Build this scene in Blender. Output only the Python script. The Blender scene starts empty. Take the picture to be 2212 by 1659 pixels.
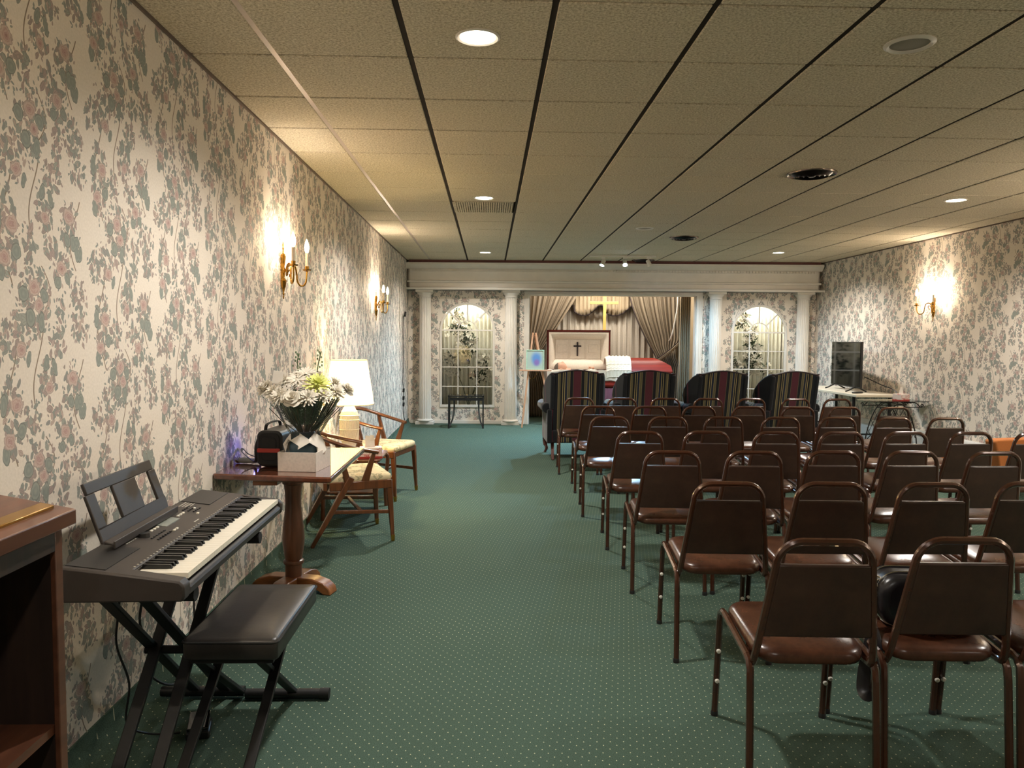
import bpy, math, random
from mathutils import Vector, Matrix, Euler
random.seed(11)
S = bpy.context.scene
COL = S.collection
PI = math.pi
V = Vector
CEIL = 2.699
XL, XR = -1.36, 5.41

# ------------------------------------------------------------------ mesh builder
class MB:
    def __init__(self):
        self.v = []; self.f = []
    def add(self, vs, fs):
        n = len(self.v)
        self.v += [tuple(p) for p in vs]
        self.f += [tuple(i + n for i in f) for f in fs]
        return self
    def box(self, x0, x1, y0, y1, z0, z1):
        vs = [(x0,y0,z0),(x1,y0,z0),(x1,y1,z0),(x0,y1,z0),(x0,y0,z1),(x1,y0,z1),(x1,y1,z1),(x0,y1,z1)]
        return self.add(vs, [(0,3,2,1),(4,5,6,7),(0,1,5,4),(1,2,6,5),(2,3,7,6),(3,0,4,7)])
    def obox(self, c, size, rot=(0,0,0)):
        m = Euler(rot).to_matrix(); hx, hy, hz = [s/2 for s in size]; c = V(c)
        vs = [c + m @ V(p) for p in [(-hx,-hy,-hz),(hx,-hy,-hz),(hx,hy,-hz),(-hx,hy,-hz),(-hx,-hy,hz),(hx,-hy,hz),(hx,hy,hz),(-hx,hy,hz)]]
        return self.add(vs, [(0,3,2,1),(4,5,6,7),(0,1,5,4),(1,2,6,5),(2,3,7,6),(3,0,4,7)])
    def bar(self, p, q, w, h, w2=None, h2=None, up=(0,0,1)):
        p, q = V(p), V(q); d = (q-p).normalized(); u = V(up)
        if abs(d.dot(u)) > .95: u = V((0,1,0))
        s = d.cross(u).normalized(); u = s.cross(d)
        w2 = w if w2 is None else w2; h2 = h if h2 is None else h2
        vs = []
        for c, a, b in ((p,w/2,h/2),(q,w2/2,h2/2)):
            vs += [c-s*a-u*b, c+s*a-u*b, c+s*a+u*b, c-s*a+u*b]
        return self.add(vs, [(0,1,2,3)[::-1],(4,5,6,7),(0,1,5,4),(1,2,6,5),(2,3,7,6),(3,0,4,7)][:] )
    def tube(self, pts, r, n=8, closed=False, flat=1.0, caps=True):
        pts = [V(p) for p in pts]; m = len(pts)
        rs = r if isinstance(r, (list,tuple)) else [r]*m
        tang = []
        for i in range(m):
            a = pts[i-1] if (i > 0 or closed) else pts[i]
            b = pts[(i+1) % m] if (i < m-1 or closed) else pts[i]
            t = (b-a); tang.append(t.normalized() if t.length > 1e-9 else V((0,0,1)))
        t0 = tang[0]; ref = V((0,0,1)) if abs(t0.z) < .9 else V((0,1,0))
        nrm = (ref - t0*ref.dot(t0)).normalized()
        vs = []; 
        for i in range(m):
            t = tang[i]; nrm = nrm - t*nrm.dot(t)
            nrm = nrm.normalized() if nrm.length > 1e-6 else V((1,0,0))
            b = t.cross(nrm)
            for k in range(n):
                a = 2*PI*k/n + PI/n
                vs.append(pts[i] + (nrm*math.cos(a)*flat + b*math.sin(a))*rs[i])
        fs = []
        for i in range(m if closed else m-1):
            j = (i+1) % m
            for k in range(n):
                l = (k+1) % n
                fs.append((i*n+k, i*n+l, j*n+l, j*n+k))
        if not closed and caps:
            fs.append(tuple(range(n))[::-1]); fs.append(tuple(range((m-1)*n, m*n)))
        return self.add(vs, fs)
    def lathe(self, prof, c=(0,0,0), n=24, rot=None, close=True):
        c = V(c); m = Euler(rot).to_matrix() if rot else Matrix.Identity(3)
        vs = []; fs = []
        for (r, z) in prof:
            for k in range(n):
                a = 2*PI*k/n
                vs.append(c + m @ V((r*math.cos(a), r*math.sin(a), z)))
        for i in range(len(prof)-1):
            for k in range(n):
                l = (k+1) % n
                fs.append((i*n+k, i*n+l, (i+1)*n+l, (i+1)*n+k))
        if close:
            if prof[0][0] > 1e-5: fs.append(tuple(range(n))[::-1])
            if prof[-1][0] > 1e-5: fs.append(tuple(range((len(prof)-1)*n, len(prof)*n)))
        return self.add(vs, fs)
    def prism(self, poly, axis, a, b):
        def P(p, t):
            return {'x':(t,p[0],p[1]),'y':(p[0],t,p[1]),'z':(p[0],p[1],t)}[axis]
        n = len(poly)
        vs = [P(p,a) for p in poly] + [P(p,b) for p in poly]
        fs = [tuple(range(n))[::-1], tuple(range(n,2*n))] + [(i,(i+1)%n,(i+1)%n+n,i+n) for i in range(n)]
        return self.add(vs, fs)
    def grid(self, nu, nv, fn, closeu=False):
        vs = [fn(i/(nu if closeu else nu-1), j/(nv-1)) for j in range(nv) for i in range(nu)]
        fs = []
        for j in range(nv-1):
            for i in range(nu if closeu else nu-1):
                k = (i+1) % nu
                fs.append((j*nu+i, j*nu+k, (j+1)*nu+k, (j+1)*nu+i))
        return self.add(vs, fs)
    def ell(self, c, r, nu=14, nv=9, rot=None):
        m = Euler(rot).to_matrix() if rot else Matrix.Identity(3); c = V(c)
        prof = [(math.sin(PI*j/(nv-1)), -math.cos(PI*j/(nv-1))) for j in range(nv)]
        vs = []
        for (a, z) in prof:
            for k in range(nu):
                t = 2*PI*k/nu
                vs.append(c + m @ V((r[0]*a*math.cos(t), r[1]*a*math.sin(t), r[2]*z)))
        fs = [(j*nu+k, j*nu+(k+1)%nu, (j+1)*nu+(k+1)%nu, (j+1)*nu+k) for j in range(nv-1) for k in range(nu)]
        return self.add(vs, fs)
    def pad(self, outline, levels):
        """stacked outline: levels = [(scale, z)], outline around its own centre"""
        n = len(outline); cx = sum(p[0] for p in outline)/n; cy = sum(p[1] for p in outline)/n
        vs = []; fs = []
        for (s, z) in levels:
            vs += [(cx+(p[0]-cx)*s, cy+(p[1]-cy)*s, z) for p in outline]
        for i in range(len(levels)-1):
            for k in range(n):
                l = (k+1) % n
                fs.append((i*n+k, i*n+l, (i+1)*n+l, (i+1)*n+k))
        fs.append(tuple(range(n))[::-1]); fs.append(tuple(range((len(levels)-1)*n, len(levels)*n)))
        return self.add(vs, fs)
    def map(self, fn):
        self.v = [tuple(fn(V(p))) for p in self.v]; return self
    def build(self, name, mat, parent=None, smooth=True, bevel=0, seg=2, ang=40, loc=None, rotz=None, solid=0, sub=0):
        me = bpy.data.meshes.new(name)
        me.from_pydata(self.v, [], self.f)
        me.validate(); me.update()
        import bmesh
        bm = bmesh.new(); bm.from_mesh(me)
        bmesh.ops.remove_doubles(bm, verts=bm.verts, dist=1e-6)
        bmesh.ops.recalc_face_normals(bm, faces=bm.faces)
        bm.to_mesh(me); bm.free()
        if smooth:
            for p in me.polygons: p.use_smooth = True
            try: me.set_sharp_from_angle(angle=math.radians(ang))
            except Exception: pass
        o = bpy.data.objects.new(name, me); COL.objects.link(o)
        if mat: me.materials.append(mat)
        if parent: o.parent = parent
        if loc: o.location = loc
        if rotz is not None: o.rotation_euler = (0,0,rotz)
        if solid:
            md = o.modifiers.new('solid','SOLIDIFY'); md.thickness = solid; md.offset = 0
        if bevel:
            md = o.modifiers.new('bevel','BEVEL'); md.width = bevel; md.segments = seg; md.limit_method = 'ANGLE'; md.angle_limit = math.radians(40)
        if sub:
            md = o.modifiers.new('sub','SUBSURF'); md.levels = sub; md.render_levels = sub
        return o

def tag(o, label, cat, group=None, kind=None):
    o['label'] = label; o['category'] = cat
    if group: o['group'] = group
    if kind: o['kind'] = kind
    return o
def thing(name, label, cat, loc=(0,0,0), rz=0, group=None):
    o = bpy.data.objects.new(name, None); COL.objects.link(o)
    o.empty_display_size = .1
    o.location = loc; o.rotation_euler = (0,0,rz)
    return tag(o, label, cat, group)
def struct(o):
    o['kind'] = 'structure'; return o
def kids(o): return [c for c in bpy.data.objects if c.parent == o]
def copy_tree(o, parent=None):
    c = o.copy(); COL.objects.link(c)
    if parent: c.parent = parent
    for ch in kids(o): copy_tree(ch, c)
    return c
def arc(cx, cy, r, a0, a1, n):
    return [(cx+r*math.cos(math.radians(a0+(a1-a0)*i/n)), cy+r*math.sin(math.radians(a0+(a1-a0)*i/n))) for i in range(n+1)]
def rrect(w, h, r, n=5, cx=0, cy=0):
    p = []
    for (sx, sy, a) in ((1,1,0),(-1,1,90),(-1,-1,180),(1,-1,270)):
        p += arc(cx+sx*(w/2-r), cy+sy*(h/2-r), r, a, a+90, n)
    return p
def spline(pts, n=6):
    pts = [V(p) for p in pts]; out = []
    for i in range(len(pts)-1):
        p0 = pts[max(i-1,0)]; p1 = pts[i]; p2 = pts[i+1]; p3 = pts[min(i+2,len(pts)-1)]
        for k in range(n):
            t = k/n
            out.append(.5*((2*p1)+(-p0+p2)*t+(2*p0-5*p1+4*p2-p3)*t*t+(-p0+3*p1-3*p2+p3)*t**3))
    out.append(pts[-1]); return out

# front wall frame: s along the wall from the left corner, d depth behind its face
FO = V((-1.40, 12.97, 0)); FD = V((1,-.0362,0)).normalized(); FN = V((-FD.y, FD.x, 0)); FA = math.atan2(FD.y, FD.x)
def FR(s, d, z=0): return FO + FD*s + FN*d + V((0,0,z))
def fbuild(mb, name, mat, parent=None, **k):
    return mb.build(name, mat, parent, loc=None if parent else FO, rotz=None if parent else FA, **k)

# ------------------------------------------------------------------ materials
def lin(h):
    if isinstance(h, str):
        h = h.lstrip('#'); c = [int(h[i:i+2],16)/255 for i in (0,2,4)]
        c = [x/12.92 if x <= .04045 else ((x+.055)/1.055)**2.4 for x in c]
        return (*c, 1)
    return (*h[:3], 1)
class NT:
    def __init__(self, name):
        self.m = bpy.data.materials.new(name); self.m.use_nodes = True
        self.t = self.m.node_tree; self.n = self.t.nodes; self.p = self.n['Principled BSDF']
    def new(self, typ, **k):
        x = self.n.new(typ)
        for a, b in k.items(): setattr(x, a, b)
        return x
    def link(self, a, b): self.t.links.new(a, b)
    def put(self, sock, val):
        if hasattr(val, 'is_output') or isinstance(val, bpy.types.NodeSocket): self.link(val, sock)
        else: sock.default_value = val
    def math(self, op, a, b=0, c=None):
        x = self.new('ShaderNodeMath', operation=op)
        self.put(x.inputs[0], a); self.put(x.inputs[1], b)
        if c is not None: self.put(x.inputs[2], c)
        return x.outputs[0]
    def vmath(self, op, a, b=(0,0,0)):
        x = self.new('ShaderNodeVectorMath', operation=op); self.put(x.inputs[0], a)
        if op == 'SCALE': self.put(x.inputs[3], b)
        else: self.put(x.inputs[1], b)
        return x.outputs['Value'] if op in ('LENGTH','DISTANCE','DOT_PRODUCT') else x.outputs[0]
    def mix(self, fac, a, b):
        x = self.new('ShaderNodeMix', data_type='RGBA'); self.put(x.inputs[0], fac); self.put(x.inputs[6], a); self.put(x.inputs[7], b)
        return x.outputs[2]
    def ramp(self, fac, stops, const=False):
        x = self.new('ShaderNodeValToRGB'); r = x.color_ramp
        r.interpolation = 'CONSTANT' if const else 'LINEAR'
        while len(r.elements) < len(stops): r.elements.new(0.5)
        for e, (p, c) in zip(r.elements, stops): e.position = p; e.color = c
        self.put(x.inputs[0], fac); return x.outputs[0]
    def coord(self, kind='Object'): return self.new('ShaderNodeTexCoord').outputs[kind]
    def noise(self, vec, scale, detail=3, rough=.5, out=0):
        x = self.new('ShaderNodeTexNoise'); self.put(x.inputs['Vector'], vec); x.inputs['Scale'].default_value = scale
        x.inputs['Detail'].default_value = detail; x.inputs['Roughness'].default_value = rough
        return x.outputs[out]
    def bump(self, h, strength=.3, dist=.01):
        x = self.new('ShaderNodeBump'); x.inputs['Strength'].default_value = strength; x.inputs['Distance'].default_value = dist
        self.put(x.inputs['Height'], h); self.link(x.outputs[0], self.p.inputs['Normal'])
    def col(self, c): self.put(self.p.inputs['Base Color'], c)
    def set(self, rough=.5, metal=0, spec=None, coat=0, trans=0, ior=None, sheen=0):
        i = self.p.inputs
        i['Roughness'].default_value = rough; i['Metallic'].default_value = metal
        if spec is not None: i['Specular IOR Level'].default_value = spec
        i['Coat Weight'].default_value = coat
        i['Transmission Weight'].default_value = trans
        if ior: i['IOR'].default_value = ior
        i['Sheen Weight'].default_value = sheen
        return self

def simple(name, c, rough=.5, metal=0, var=.12, vs=30, bump=0, bs=200, **k):
    t = NT(name); t.set(rough, metal, **k)
    c = lin(c); co = t.coord()
    d = [x*(1-var) for x in c[:3]]+[1]; l = [min(1,x*(1+var)) for x in c[:3]]+[1]
    t.col(t.ramp(t.noise(co, vs), [(.3,d),(.7,l)]))
    if bump: t.bump(t.noise(co, bs, 2), bump, .003)
    return t.m
def wood(name, a, b, rough=.35, axis=0, scale=14, coat=.3):
    t = NT(name); t.set(rough, coat=coat)
    sc = [scale*1.0]*3; sc[axis] = scale*.08
    v = t.vmath('MULTIPLY', t.coord(), tuple(sc))
    n = t.noise(v, 3.0, 5, .6)
    t.col(t.ramp(n, [(.25,lin(a)),(.75,lin(b))]))
    t.bump(n, .05, .002)
    return t.m
def emit(name, c, strength):
    t = NT(name); t.col(lin(c)); t.p.inputs['Emission Color'].default_value = lin(c); t.p.inputs['Emission Strength'].default_value = strength
    return t.m

def wallpaper(name, axes):
    t = NT(name); t.set(.75, spec=.25)
    sx = t.new('ShaderNodeSeparateXYZ'); t.link(t.coord(), sx.inputs[0])
    cb = t.new('ShaderNodeCombineXYZ'); t.link(sx.outputs[axes], cb.inputs[0]); t.link(sx.outputs[2], cb.inputs[1])
    P = cb.outputs[0]
    g = bpy.data.node_groups.get('motif_local') or motif_group()
    def el(p, u, v, ru, rv, ang=0):
        x = t.new('ShaderNodeGroup'); x.node_tree = g
        t.put(x.inputs[0], p); x.inputs[1].default_value = (u, v, 0); x.inputs[2].default_value = (1/ru, 1/rv, 1); x.inputs[3].default_value = ang
        return x.outputs
    def fold(op, xs):
        r = xs[0]
        for y in xs[1:]: r = t.math(op, r, y)
        return r
    # slight wobble so edges are not mechanical
    wob = t.vmath('SCALE', t.vmath('SUBTRACT', t.noise(P, 45, 1, out=1), (.5,.5,.5)), .012)
    Pw = t.vmath('ADD', P, wob)
    blobs = [(3.085,1.0,.05,.06),(3.557,1.115,.05,.05),(3.505,1.175,.035,.04),(3.409,1.01,.07,.085),(3.123,1.281,.048,.055),(3.548,1.5,.025,.05),
             (3.518,1.399,.04,.04),(3.31,1.425,.05,.065),(3.232,1.40,.03,.045),(3.47,1.291,.038,.06),(3.285,1.19,.042,.1),(3.142,1.182,.045,.036),(3.383,1.178,.034,.045)]
    def leaves(scale, thr, fade, prob, la, lb):
        vo = t.new('ShaderNodeTexVoronoi', voronoi_dimensions='2D'); t.link(P, vo.inputs['Vector']); vo.inputs['Scale'].default_value = scale; vo.inputs['Randomness'].default_value = .8
        cell = vo.outputs['Position']
        m = fold('MAXIMUM', [t.math('SUBTRACT', 1.0, el(cell, *b)[1]) for b in blobs])
        sc = t.new('ShaderNodeSeparateColor'); t.link(vo.outputs['Color'], sc.inputs[0])
        keep = t.math('GREATER_THAN', t.math('ADD', m, t.math('MULTIPLY', sc.outputs[0], fade)), thr)
        keep = t.math('MULTIPLY', keep, t.math('LESS_THAN', t.math('FRACT', t.math('MULTIPLY', sc.outputs[2], 7.3)), prob))
        d = t.vmath('SUBTRACT', Pw, cell)
        rt = t.new('ShaderNodeVectorRotate', rotation_type='Z_AXIS'); t.link(d, rt.inputs['Vector'])
        t.link(t.math('MULTIPLY', t.math('SUBTRACT', sc.outputs[1], .5), 2.4), rt.inputs['Angle'])
        s2 = t.new('ShaderNodeSeparateXYZ'); t.link(rt.outputs[0], s2.inputs[0])
        # pointed leaf: half width shrinks towards both tips
        y = t.math('DIVIDE', s2.outputs[1], lb/scale)
        w = t.math('MULTIPLY', t.math('SUBTRACT', 1.0, t.math('MULTIPLY', y, y)), la/scale)
        x = t.math('ABSOLUTE', s2.outputs[0])
        q = t.math('DIVIDE', x, t.math('MAXIMUM', w, .00001))
        leaf = t.math('MULTIPLY', keep, t.math('LESS_THAN', x, w))
        c = t.ramp(sc.outputs[2], [(0,lin('#969991')),(.28,lin('#a2a399')),(.45,lin('#a5978f')),(.62,lin('#b09d95')),(.8,lin('#bfab9f')),(.9,lin('#999791'))], True)
        c = t.mix(t.math('MULTIPLY', t.math('GREATER_THAN', q, .7), .35), c, lin('#77746c'))
        c = t.mix(t.math('MULTIPLY', t.math('LESS_THAN', q, .12), .3), c, lin('#77746c'))
        return leaf, c
    roses = [(3.083,1.03,.032,.026),(3.557,1.122,.028,.024),(3.408,1.053,.03,.026),(3.429,1.0,.024,.022),(3.335,1.386,.026,.023),(3.306,1.227,.03,.026),(3.268,1.127,.028,.024),(3.472,1.268,.022,.022)]
    ro = fold('MINIMUM', [el(Pw, *b)[1] for b in roses])
    ro2 = t.math('ADD', ro, t.math('MULTIPLY', t.math('SUBTRACT', t.noise(P, 60, 2), .5), .8))
    rc = t.ramp(ro2, [(0,lin('#a08079')),(.2,lin('#bda199')),(.3,lin('#ad8f87')),(.45,lin('#c7b0a6')),(.58,lin('#b5998f')),(.78,lin('#cab6ab')),(1,lin('#a4958c'))])
    big = [(3.126,1.472,.02,.022,.2),(3.126,1.438,.014,.03,-.25),(3.147,1.436,.013,.028,.2),(3.353,1.03,.024,.024,.5),(3.458,1.03,.02,.026,-.4),(3.385,.962,.024,.028,0),(3.44,.948,.016,.034,.1),
           (3.535,1.075,.02,.02,.6),(3.59,1.09,.015,.022,-.5),(3.252,1.09,.018,.03,0),(3.325,1.15,.022,.024,.4),(3.245,1.23,.016,.036,.1),(3.505,1.33,.013,.03,-.3),(3.46,1.345,.014,.028,.3),(3.105,.95,.016,.03,.1),(3.07,.955,.018,.024,-.4),(3.37,1.36,.012,.024,.3)]
    bi = fold('MINIMUM', [el(Pw, *b)[1] for b in big])
    bc = t.ramp(bi, [(0,lin('#9c9f95')),(.5,lin('#8c928a')),(.8,lin('#9c9f95')),(.95,lin('#7c7f78'))])
    def vine(u, v, a, fr, ph, lo, hi):
        o = el(P, u, v, 1, 1)
        s2 = t.new('ShaderNodeSeparateXYZ'); t.link(o[0], s2.inputs[0])
        dx = t.math('ABSOLUTE', t.math('SUBTRACT', s2.outputs[0], t.math('MULTIPLY', t.math('SINE', t.math('ADD', t.math('MULTIPLY', s2.outputs[1], fr), ph)), a)))
        m = t.math('LESS_THAN', dx, .0028)
        m = t.math('MULTIPLY', m, t.math('GREATER_THAN', s2.outputs[1], lo))
        return t.math('MULTIPLY', m, t.math('LESS_THAN', s2.outputs[1], hi))
    vi = fold('MAXIMUM', [vine(3.12,1.06,.035,18,.5,-.2,.03), vine(3.45,1.06,.04,22,1.9,-.1,.06), vine(3.28,1.3,.03,16,0,-.25,.1), vine(3.42,.9,.03,15,.8,-.22,.06)])
    base = t.ramp(t.noise(P, 120, 2), [(.3,lin('#e0d5c6')),(.7,lin('#eadfd1'))])
    c = t.mix(vi, base, lin('#8f7f6c'))
    for args in ((25, .02, .25, .97, .29, .6), (36, -.05, .35, .9, .28, .58), (62, -.25, .35, .55, .24, .52)):
        lf, lc = leaves(*args)
        c = t.mix(lf, c, lc)
    c = t.mix(t.math('LESS_THAN', bi, 1.0), c, bc)
    c = t.mix(t.math('LESS_THAN', ro2, 1.0), c, rc)
    t.col(c)
    return t.m
def motif_group():
    g = bpy.data.node_groups.new('motif_local', 'ShaderNodeTree')
    for nm, ty in (('P','NodeSocketVector'),('C','NodeSocketVector'),('R','NodeSocketVector'),('A','NodeSocketFloat')):
        g.interface.new_socket(nm, in_out='INPUT', socket_type=ty)
    g.interface.new_socket('L', in_out='OUTPUT', socket_type='NodeSocketVector'); g.interface.new_socket('D', in_out='OUTPUT', socket_type='NodeSocketFloat')
    N = g.nodes; L = g.links.new
    gi = N.new('NodeGroupInput'); go = N.new('NodeGroupOutput')
    def mt(op, a, b, c=None):
        x = N.new('ShaderNodeMath'); x.operation = op
        for i, q in enumerate((a, b, c)):
            if q is None: continue
            if isinstance(q, bpy.types.NodeSocket): L(q, x.inputs[i])
            else: x.inputs[i].default_value = q
        return x.outputs[0]
    d = N.new('ShaderNodeVectorMath'); d.operation = 'SUBTRACT'; L(gi.outputs[0], d.inputs[0]); L(gi.outputs[1], d.inputs[1])
    s = N.new('ShaderNodeSeparateXYZ'); L(d.outputs[0], s.inputs[0])
    k = mt('ROUND', mt('DIVIDE', s.outputs[0], .525), 0)
    dx = mt('SUBTRACT', s.outputs[0], mt('MULTIPLY', k, .525))
    dy = mt('WRAP', mt('ADD', s.outputs[1], mt('MULTIPLY', k, .26)), -.26, .26)
    cb = N.new('ShaderNodeCombineXYZ'); L(dx, cb.inputs[0]); L(dy, cb.inputs[1])
    r = N.new('ShaderNodeVectorRotate'); r.rotation_type = 'Z_AXIS'; L(cb.outputs[0], r.inputs['Vector']); L(gi.outputs[3], r.inputs['Angle'])
    m = N.new('ShaderNodeVectorMath'); m.operation = 'MULTIPLY'; L(r.outputs[0], m.inputs[0]); L(gi.outputs[2], m.inputs[1])
    l = N.new('ShaderNodeVectorMath'); l.operation = 'LENGTH'; L(m.outputs[0], l.inputs[0])
    L(m.outputs[0], go.inputs[0]); L(l.outputs['Value'], go.inputs[1])
    return g
def carpet(name, dots=True):
    t = NT(name); t.set(.95, spec=.1)
    co = t.coord(); n = t.noise(co, 260, 2, .7); n2 = t.noise(co, 1.3, 2)
    c = t.ramp(n, [(.25,lin('#33423a')),(.75,lin('#577064'))])
    c = t.mix(t.math('MULTIPLY', n2, .25), c, lin('#48513f'))
    if dots:
        sx = t.new('ShaderNodeSeparateXYZ'); t.link(co, sx.inputs[0])
        v = t.math('DIVIDE', sx.outputs[1], .0245); row = t.math('FLOOR', v)
        u = t.math('ADD', t.math('DIVIDE', sx.outputs[0], .0475), t.math('MULTIPLY', row, .41))
        du = t.math('MULTIPLY', t.math('SUBTRACT', t.math('FRACT', u), .5), .0475)
        dv = t.math('MULTIPLY', t.math('SUBTRACT', t.math('FRACT', v), .5), .0245)
        dd = t.math('ADD', t.math('MULTIPLY', du, du), t.math('MULTIPLY', t.math('MULTIPLY', dv, dv), .45))
        c = t.mix(t.math('LESS_THAN', dd, .0021**2), c, lin('#b8b69a'))
    t.col(c); t.bump(n, .5, .004)
    return t.m
def ceiling_mat():
    t = NT('ceiling_tile'); t.set(.95, spec=.1)
    co = t.coord(); n = t.noise(co, 90, 4, .75); n2 = t.noise(co, .7, 2)
    c = t.ramp(n, [(.36,lin('#9d9079')),(.5,lin('#d0c3aa')),(.66,lin('#eee4ce'))])
    c = t.mix(t.math('MULTIPLY', n2, .3), c, lin('#c8b99e'))
    t.col(c); t.bump(n, .5, .004)
    return t.m
def stripes(name, axis):
    t = NT(name); t.set(.85, spec=.15, sheen=.2)
    sx = t.new('ShaderNodeSeparateXYZ'); t.link(t.coord(), sx.inputs[0])
    m = t.math('DIVIDE', t.math('PINGPONG', t.math('ADD', t.math('MAXIMUM', sx.outputs[axis], .14) if axis == 1 else sx.outputs[axis], .105*(axis == 1)), .29), .29)
    bu, ol, bk, go, nv = [lin(h) for h in ('#4a1f28','#534d36','#131518','#98875a','#182030')]
    st = [(0,bu),(.15,ol),(.17,bk),(.29,go),(.30,ol),(.39,go),(.40,nv),(.49,go),(.512,bk),(.57,go),(.592,bk),(.67,ol),(.76,go),(.777,bk),(.95,bu)]
    c = t.ramp(m, st, True); co = t.coord()
    t.col(t.mix(t.math('MULTIPLY', t.noise(co, 300, 2), .25), c, lin('#101010')))
    t.bump(t.noise(co, 400, 1), .2, .002)
    return t.m
def floral(name, a='#d9c9a2', b='#8a8364', cc='#b9a27a'):
    t = NT(name); t.set(.85, spec=.15)
    co = t.coord(); n = t.noise(co, 11, 3, .55); m = t.noise(co, 23, 2)
    c = t.ramp(n, [(.48,lin(a)),(.53,lin(b)),(.58,lin(a)),(.66,lin(cc)),(.7,lin(a))])
    c = t.mix(t.math('MULTIPLY', m, .3), c, lin(a)); t.col(c); t.bump(t.noise(co, 300, 2), .15, .002)
    return t.m
def glass(name, tint=(1,1,1), refl=1.0, rough=.0, alpha=0.0, acol=(.8,.8,.8)):
    t = NT(name); t.n.remove(t.p)
    out = [x for x in t.n if x.type == 'OUTPUT_MATERIAL'][0]
    tr = t.new('ShaderNodeBsdfTransparent'); tr.inputs[0].default_value = (*tint,1)
    gl = t.new('ShaderNodeBsdfGlossy'); gl.inputs['Roughness'].default_value = rough
    fr = t.new('ShaderNodeFresnel'); fr.inputs[0].default_value = 1.5
    mx = t.new('ShaderNodeMixShader'); t.put(mx.inputs[0], t.math('MULTIPLY', fr.outputs[0], refl)); t.link(tr.outputs[0], mx.inputs[1]); t.link(gl.outputs[0], mx.inputs[2])
    last = mx.outputs[0]
    if alpha:
        df = t.new('ShaderNodeBsdfDiffuse'); df.inputs[0].default_value = (*acol,1)
        m2 = t.new('ShaderNodeMixShader'); m2.inputs[0].default_value = alpha; t.link(last, m2.inputs[1]); t.link(df.outputs[0], m2.inputs[2]); last = m2.outputs[0]
    t.link(last, out.inputs[0])
    return t.m
def cloth(name, c, trans=.25, rough=.9, emi=0):
    t = NT(name); t.n.remove(t.p)
    out = [x for x in t.n if x.type == 'OUTPUT_MATERIAL'][0]
    c = lin(c); co = t.coord(); n = t.noise(co, 60, 2)
    cc = t.ramp(n, [(.3,[x*.9 for x in c[:3]]+[1]),(.7,c)])
    d = t.new('ShaderNodeBsdfDiffuse'); tl = t.new('ShaderNodeBsdfTranslucent'); t.link(cc, d.inputs[0]); t.link(cc, tl.inputs[0])
    m = t.new('ShaderNodeMixShader'); m.inputs[0].default_value = trans; t.link(d.outputs[0], m.inputs[1]); t.link(tl.outputs[0], m.inputs[2])
    t.link(m.outputs[0], out.inputs[0]); return t.m
def vinyl(name, a, b, rough=.3):
    t = NT(name); t.set(rough, spec=.5)
    co = t.coord(); n = t.noise(co, 9, 5, .65); cr = t.noise(co, 34, 3, .7)
    t.col(t.ramp(n, [(.3,lin(a)),(.7,lin(b))])); t.bump(cr, .12, .004)
    return t.m
def canvas():
    t = NT('blurred_print'); t.set(.5)
    sx = t.new('ShaderNodeSeparateXYZ'); t.link(t.coord(), sx.inputs[0])
    def blob(cx, cz, rx, rz):
        a = t.math('DIVIDE', t.math('SUBTRACT', sx.outputs[0], cx), rx); b = t.math('DIVIDE', t.math('SUBTRACT', sx.outputs[2], cz), rz)
        d = t.math('SQRT', t.math('ADD', t.math('MULTIPLY', a, a), t.math('MULTIPLY', b, b)))
        x = t.new('ShaderNodeMapRange', interpolation_type='SMOOTHSTEP'); t.put(x.inputs[0], d); x.inputs[1].default_value = .3; x.inputs[2].default_value = 1.1; x.inputs[3].default_value = 1; x.inputs[4].default_value = 0
        return x.outputs[0]
    c = t.mix(blob(.01,.175,.11,.14), lin('#a9b09c'), lin('#5b82b0'))
    c = t.mix(blob(.015,.115,.06,.07), c, lin('#84659a')); t.col(c); return t.m

W = {}
W['wall_y'] = wallpaper('wallpaper_side', 1)
W['wall_x'] = wallpaper('wallpaper_front', 0)
W['carpet'] = carpet('green_dotted_carpet'); W['carpet_dark'] = carpet('green_carpet_cove')
W['ceil'] = ceiling_mat()
W['tbar'] = simple('ceiling_bar', '#352e28', .85, 0, var=.05, spec=.1)
W['tbar_glint'] = simple('sconce_reflection_bar', '#b3a193', .4, .1, var=.05)  # sconce reflection on the left bar, put into its base colour
W['tbar_dark'] = simple('ceiling_plenum', '#2a2622', .9, var=.1)
W['white'] = simple('white_paint', '#ddd6cb', .28, var=.04, vs=6, coat=.3)
W['whitem'] = simple('white_matt', '#d9d2c6', .6, var=.04)
W['darkred'] = simple('dark_red_strip', '#5a2a22', .6)
W['beige'] = simple('beige_paint', '#b9a688', .8, var=.05)
W['frame'] = simple('brown_enamel', '#48291b', .22, .2, var=.06, coat=.6)
W['vinyl'] = vinyl('brown_vinyl', '#2c1d17', '#443026', .36)
W['vinyl_seat'] = vinyl('brown_vinyl_seat', '#362016', '#5c3826', .27)
W['bump'] = simple('white_bumper', '#d8d4ca', .5)
W['rub'] = simple('black_rubber', '#141312', .7)
W['black'] = simple('black_plastic', '#1b1a1a', .42, var=.1)
W['blackm'] = simple('black_metal', '#0e0e0f', .5, 0, var=.1)
W['charcoal'] = simple('charcoal_plastic', '#36302c', .5, var=.06, bump=.1, bs=500)
W['keyw'] = simple('white_key', '#ece6d6', .25, var=.02)
W['keyb'] = simple('black_key', '#0d0d0e', .22)
W['leather'] = vinyl('black_leather', '#17161a', '#232126', .3)
W['benchv'] = vinyl('bench_vinyl', '#232120', '#2e2a27', .38)
W['str_x'] = stripes('striped_fabric', 0); W['str_y'] = stripes('striped_fabric_side', 1)
W['cabr'] = wood('mahogany_leg', '#3a1710', '#6b3020', axis=2)
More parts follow.
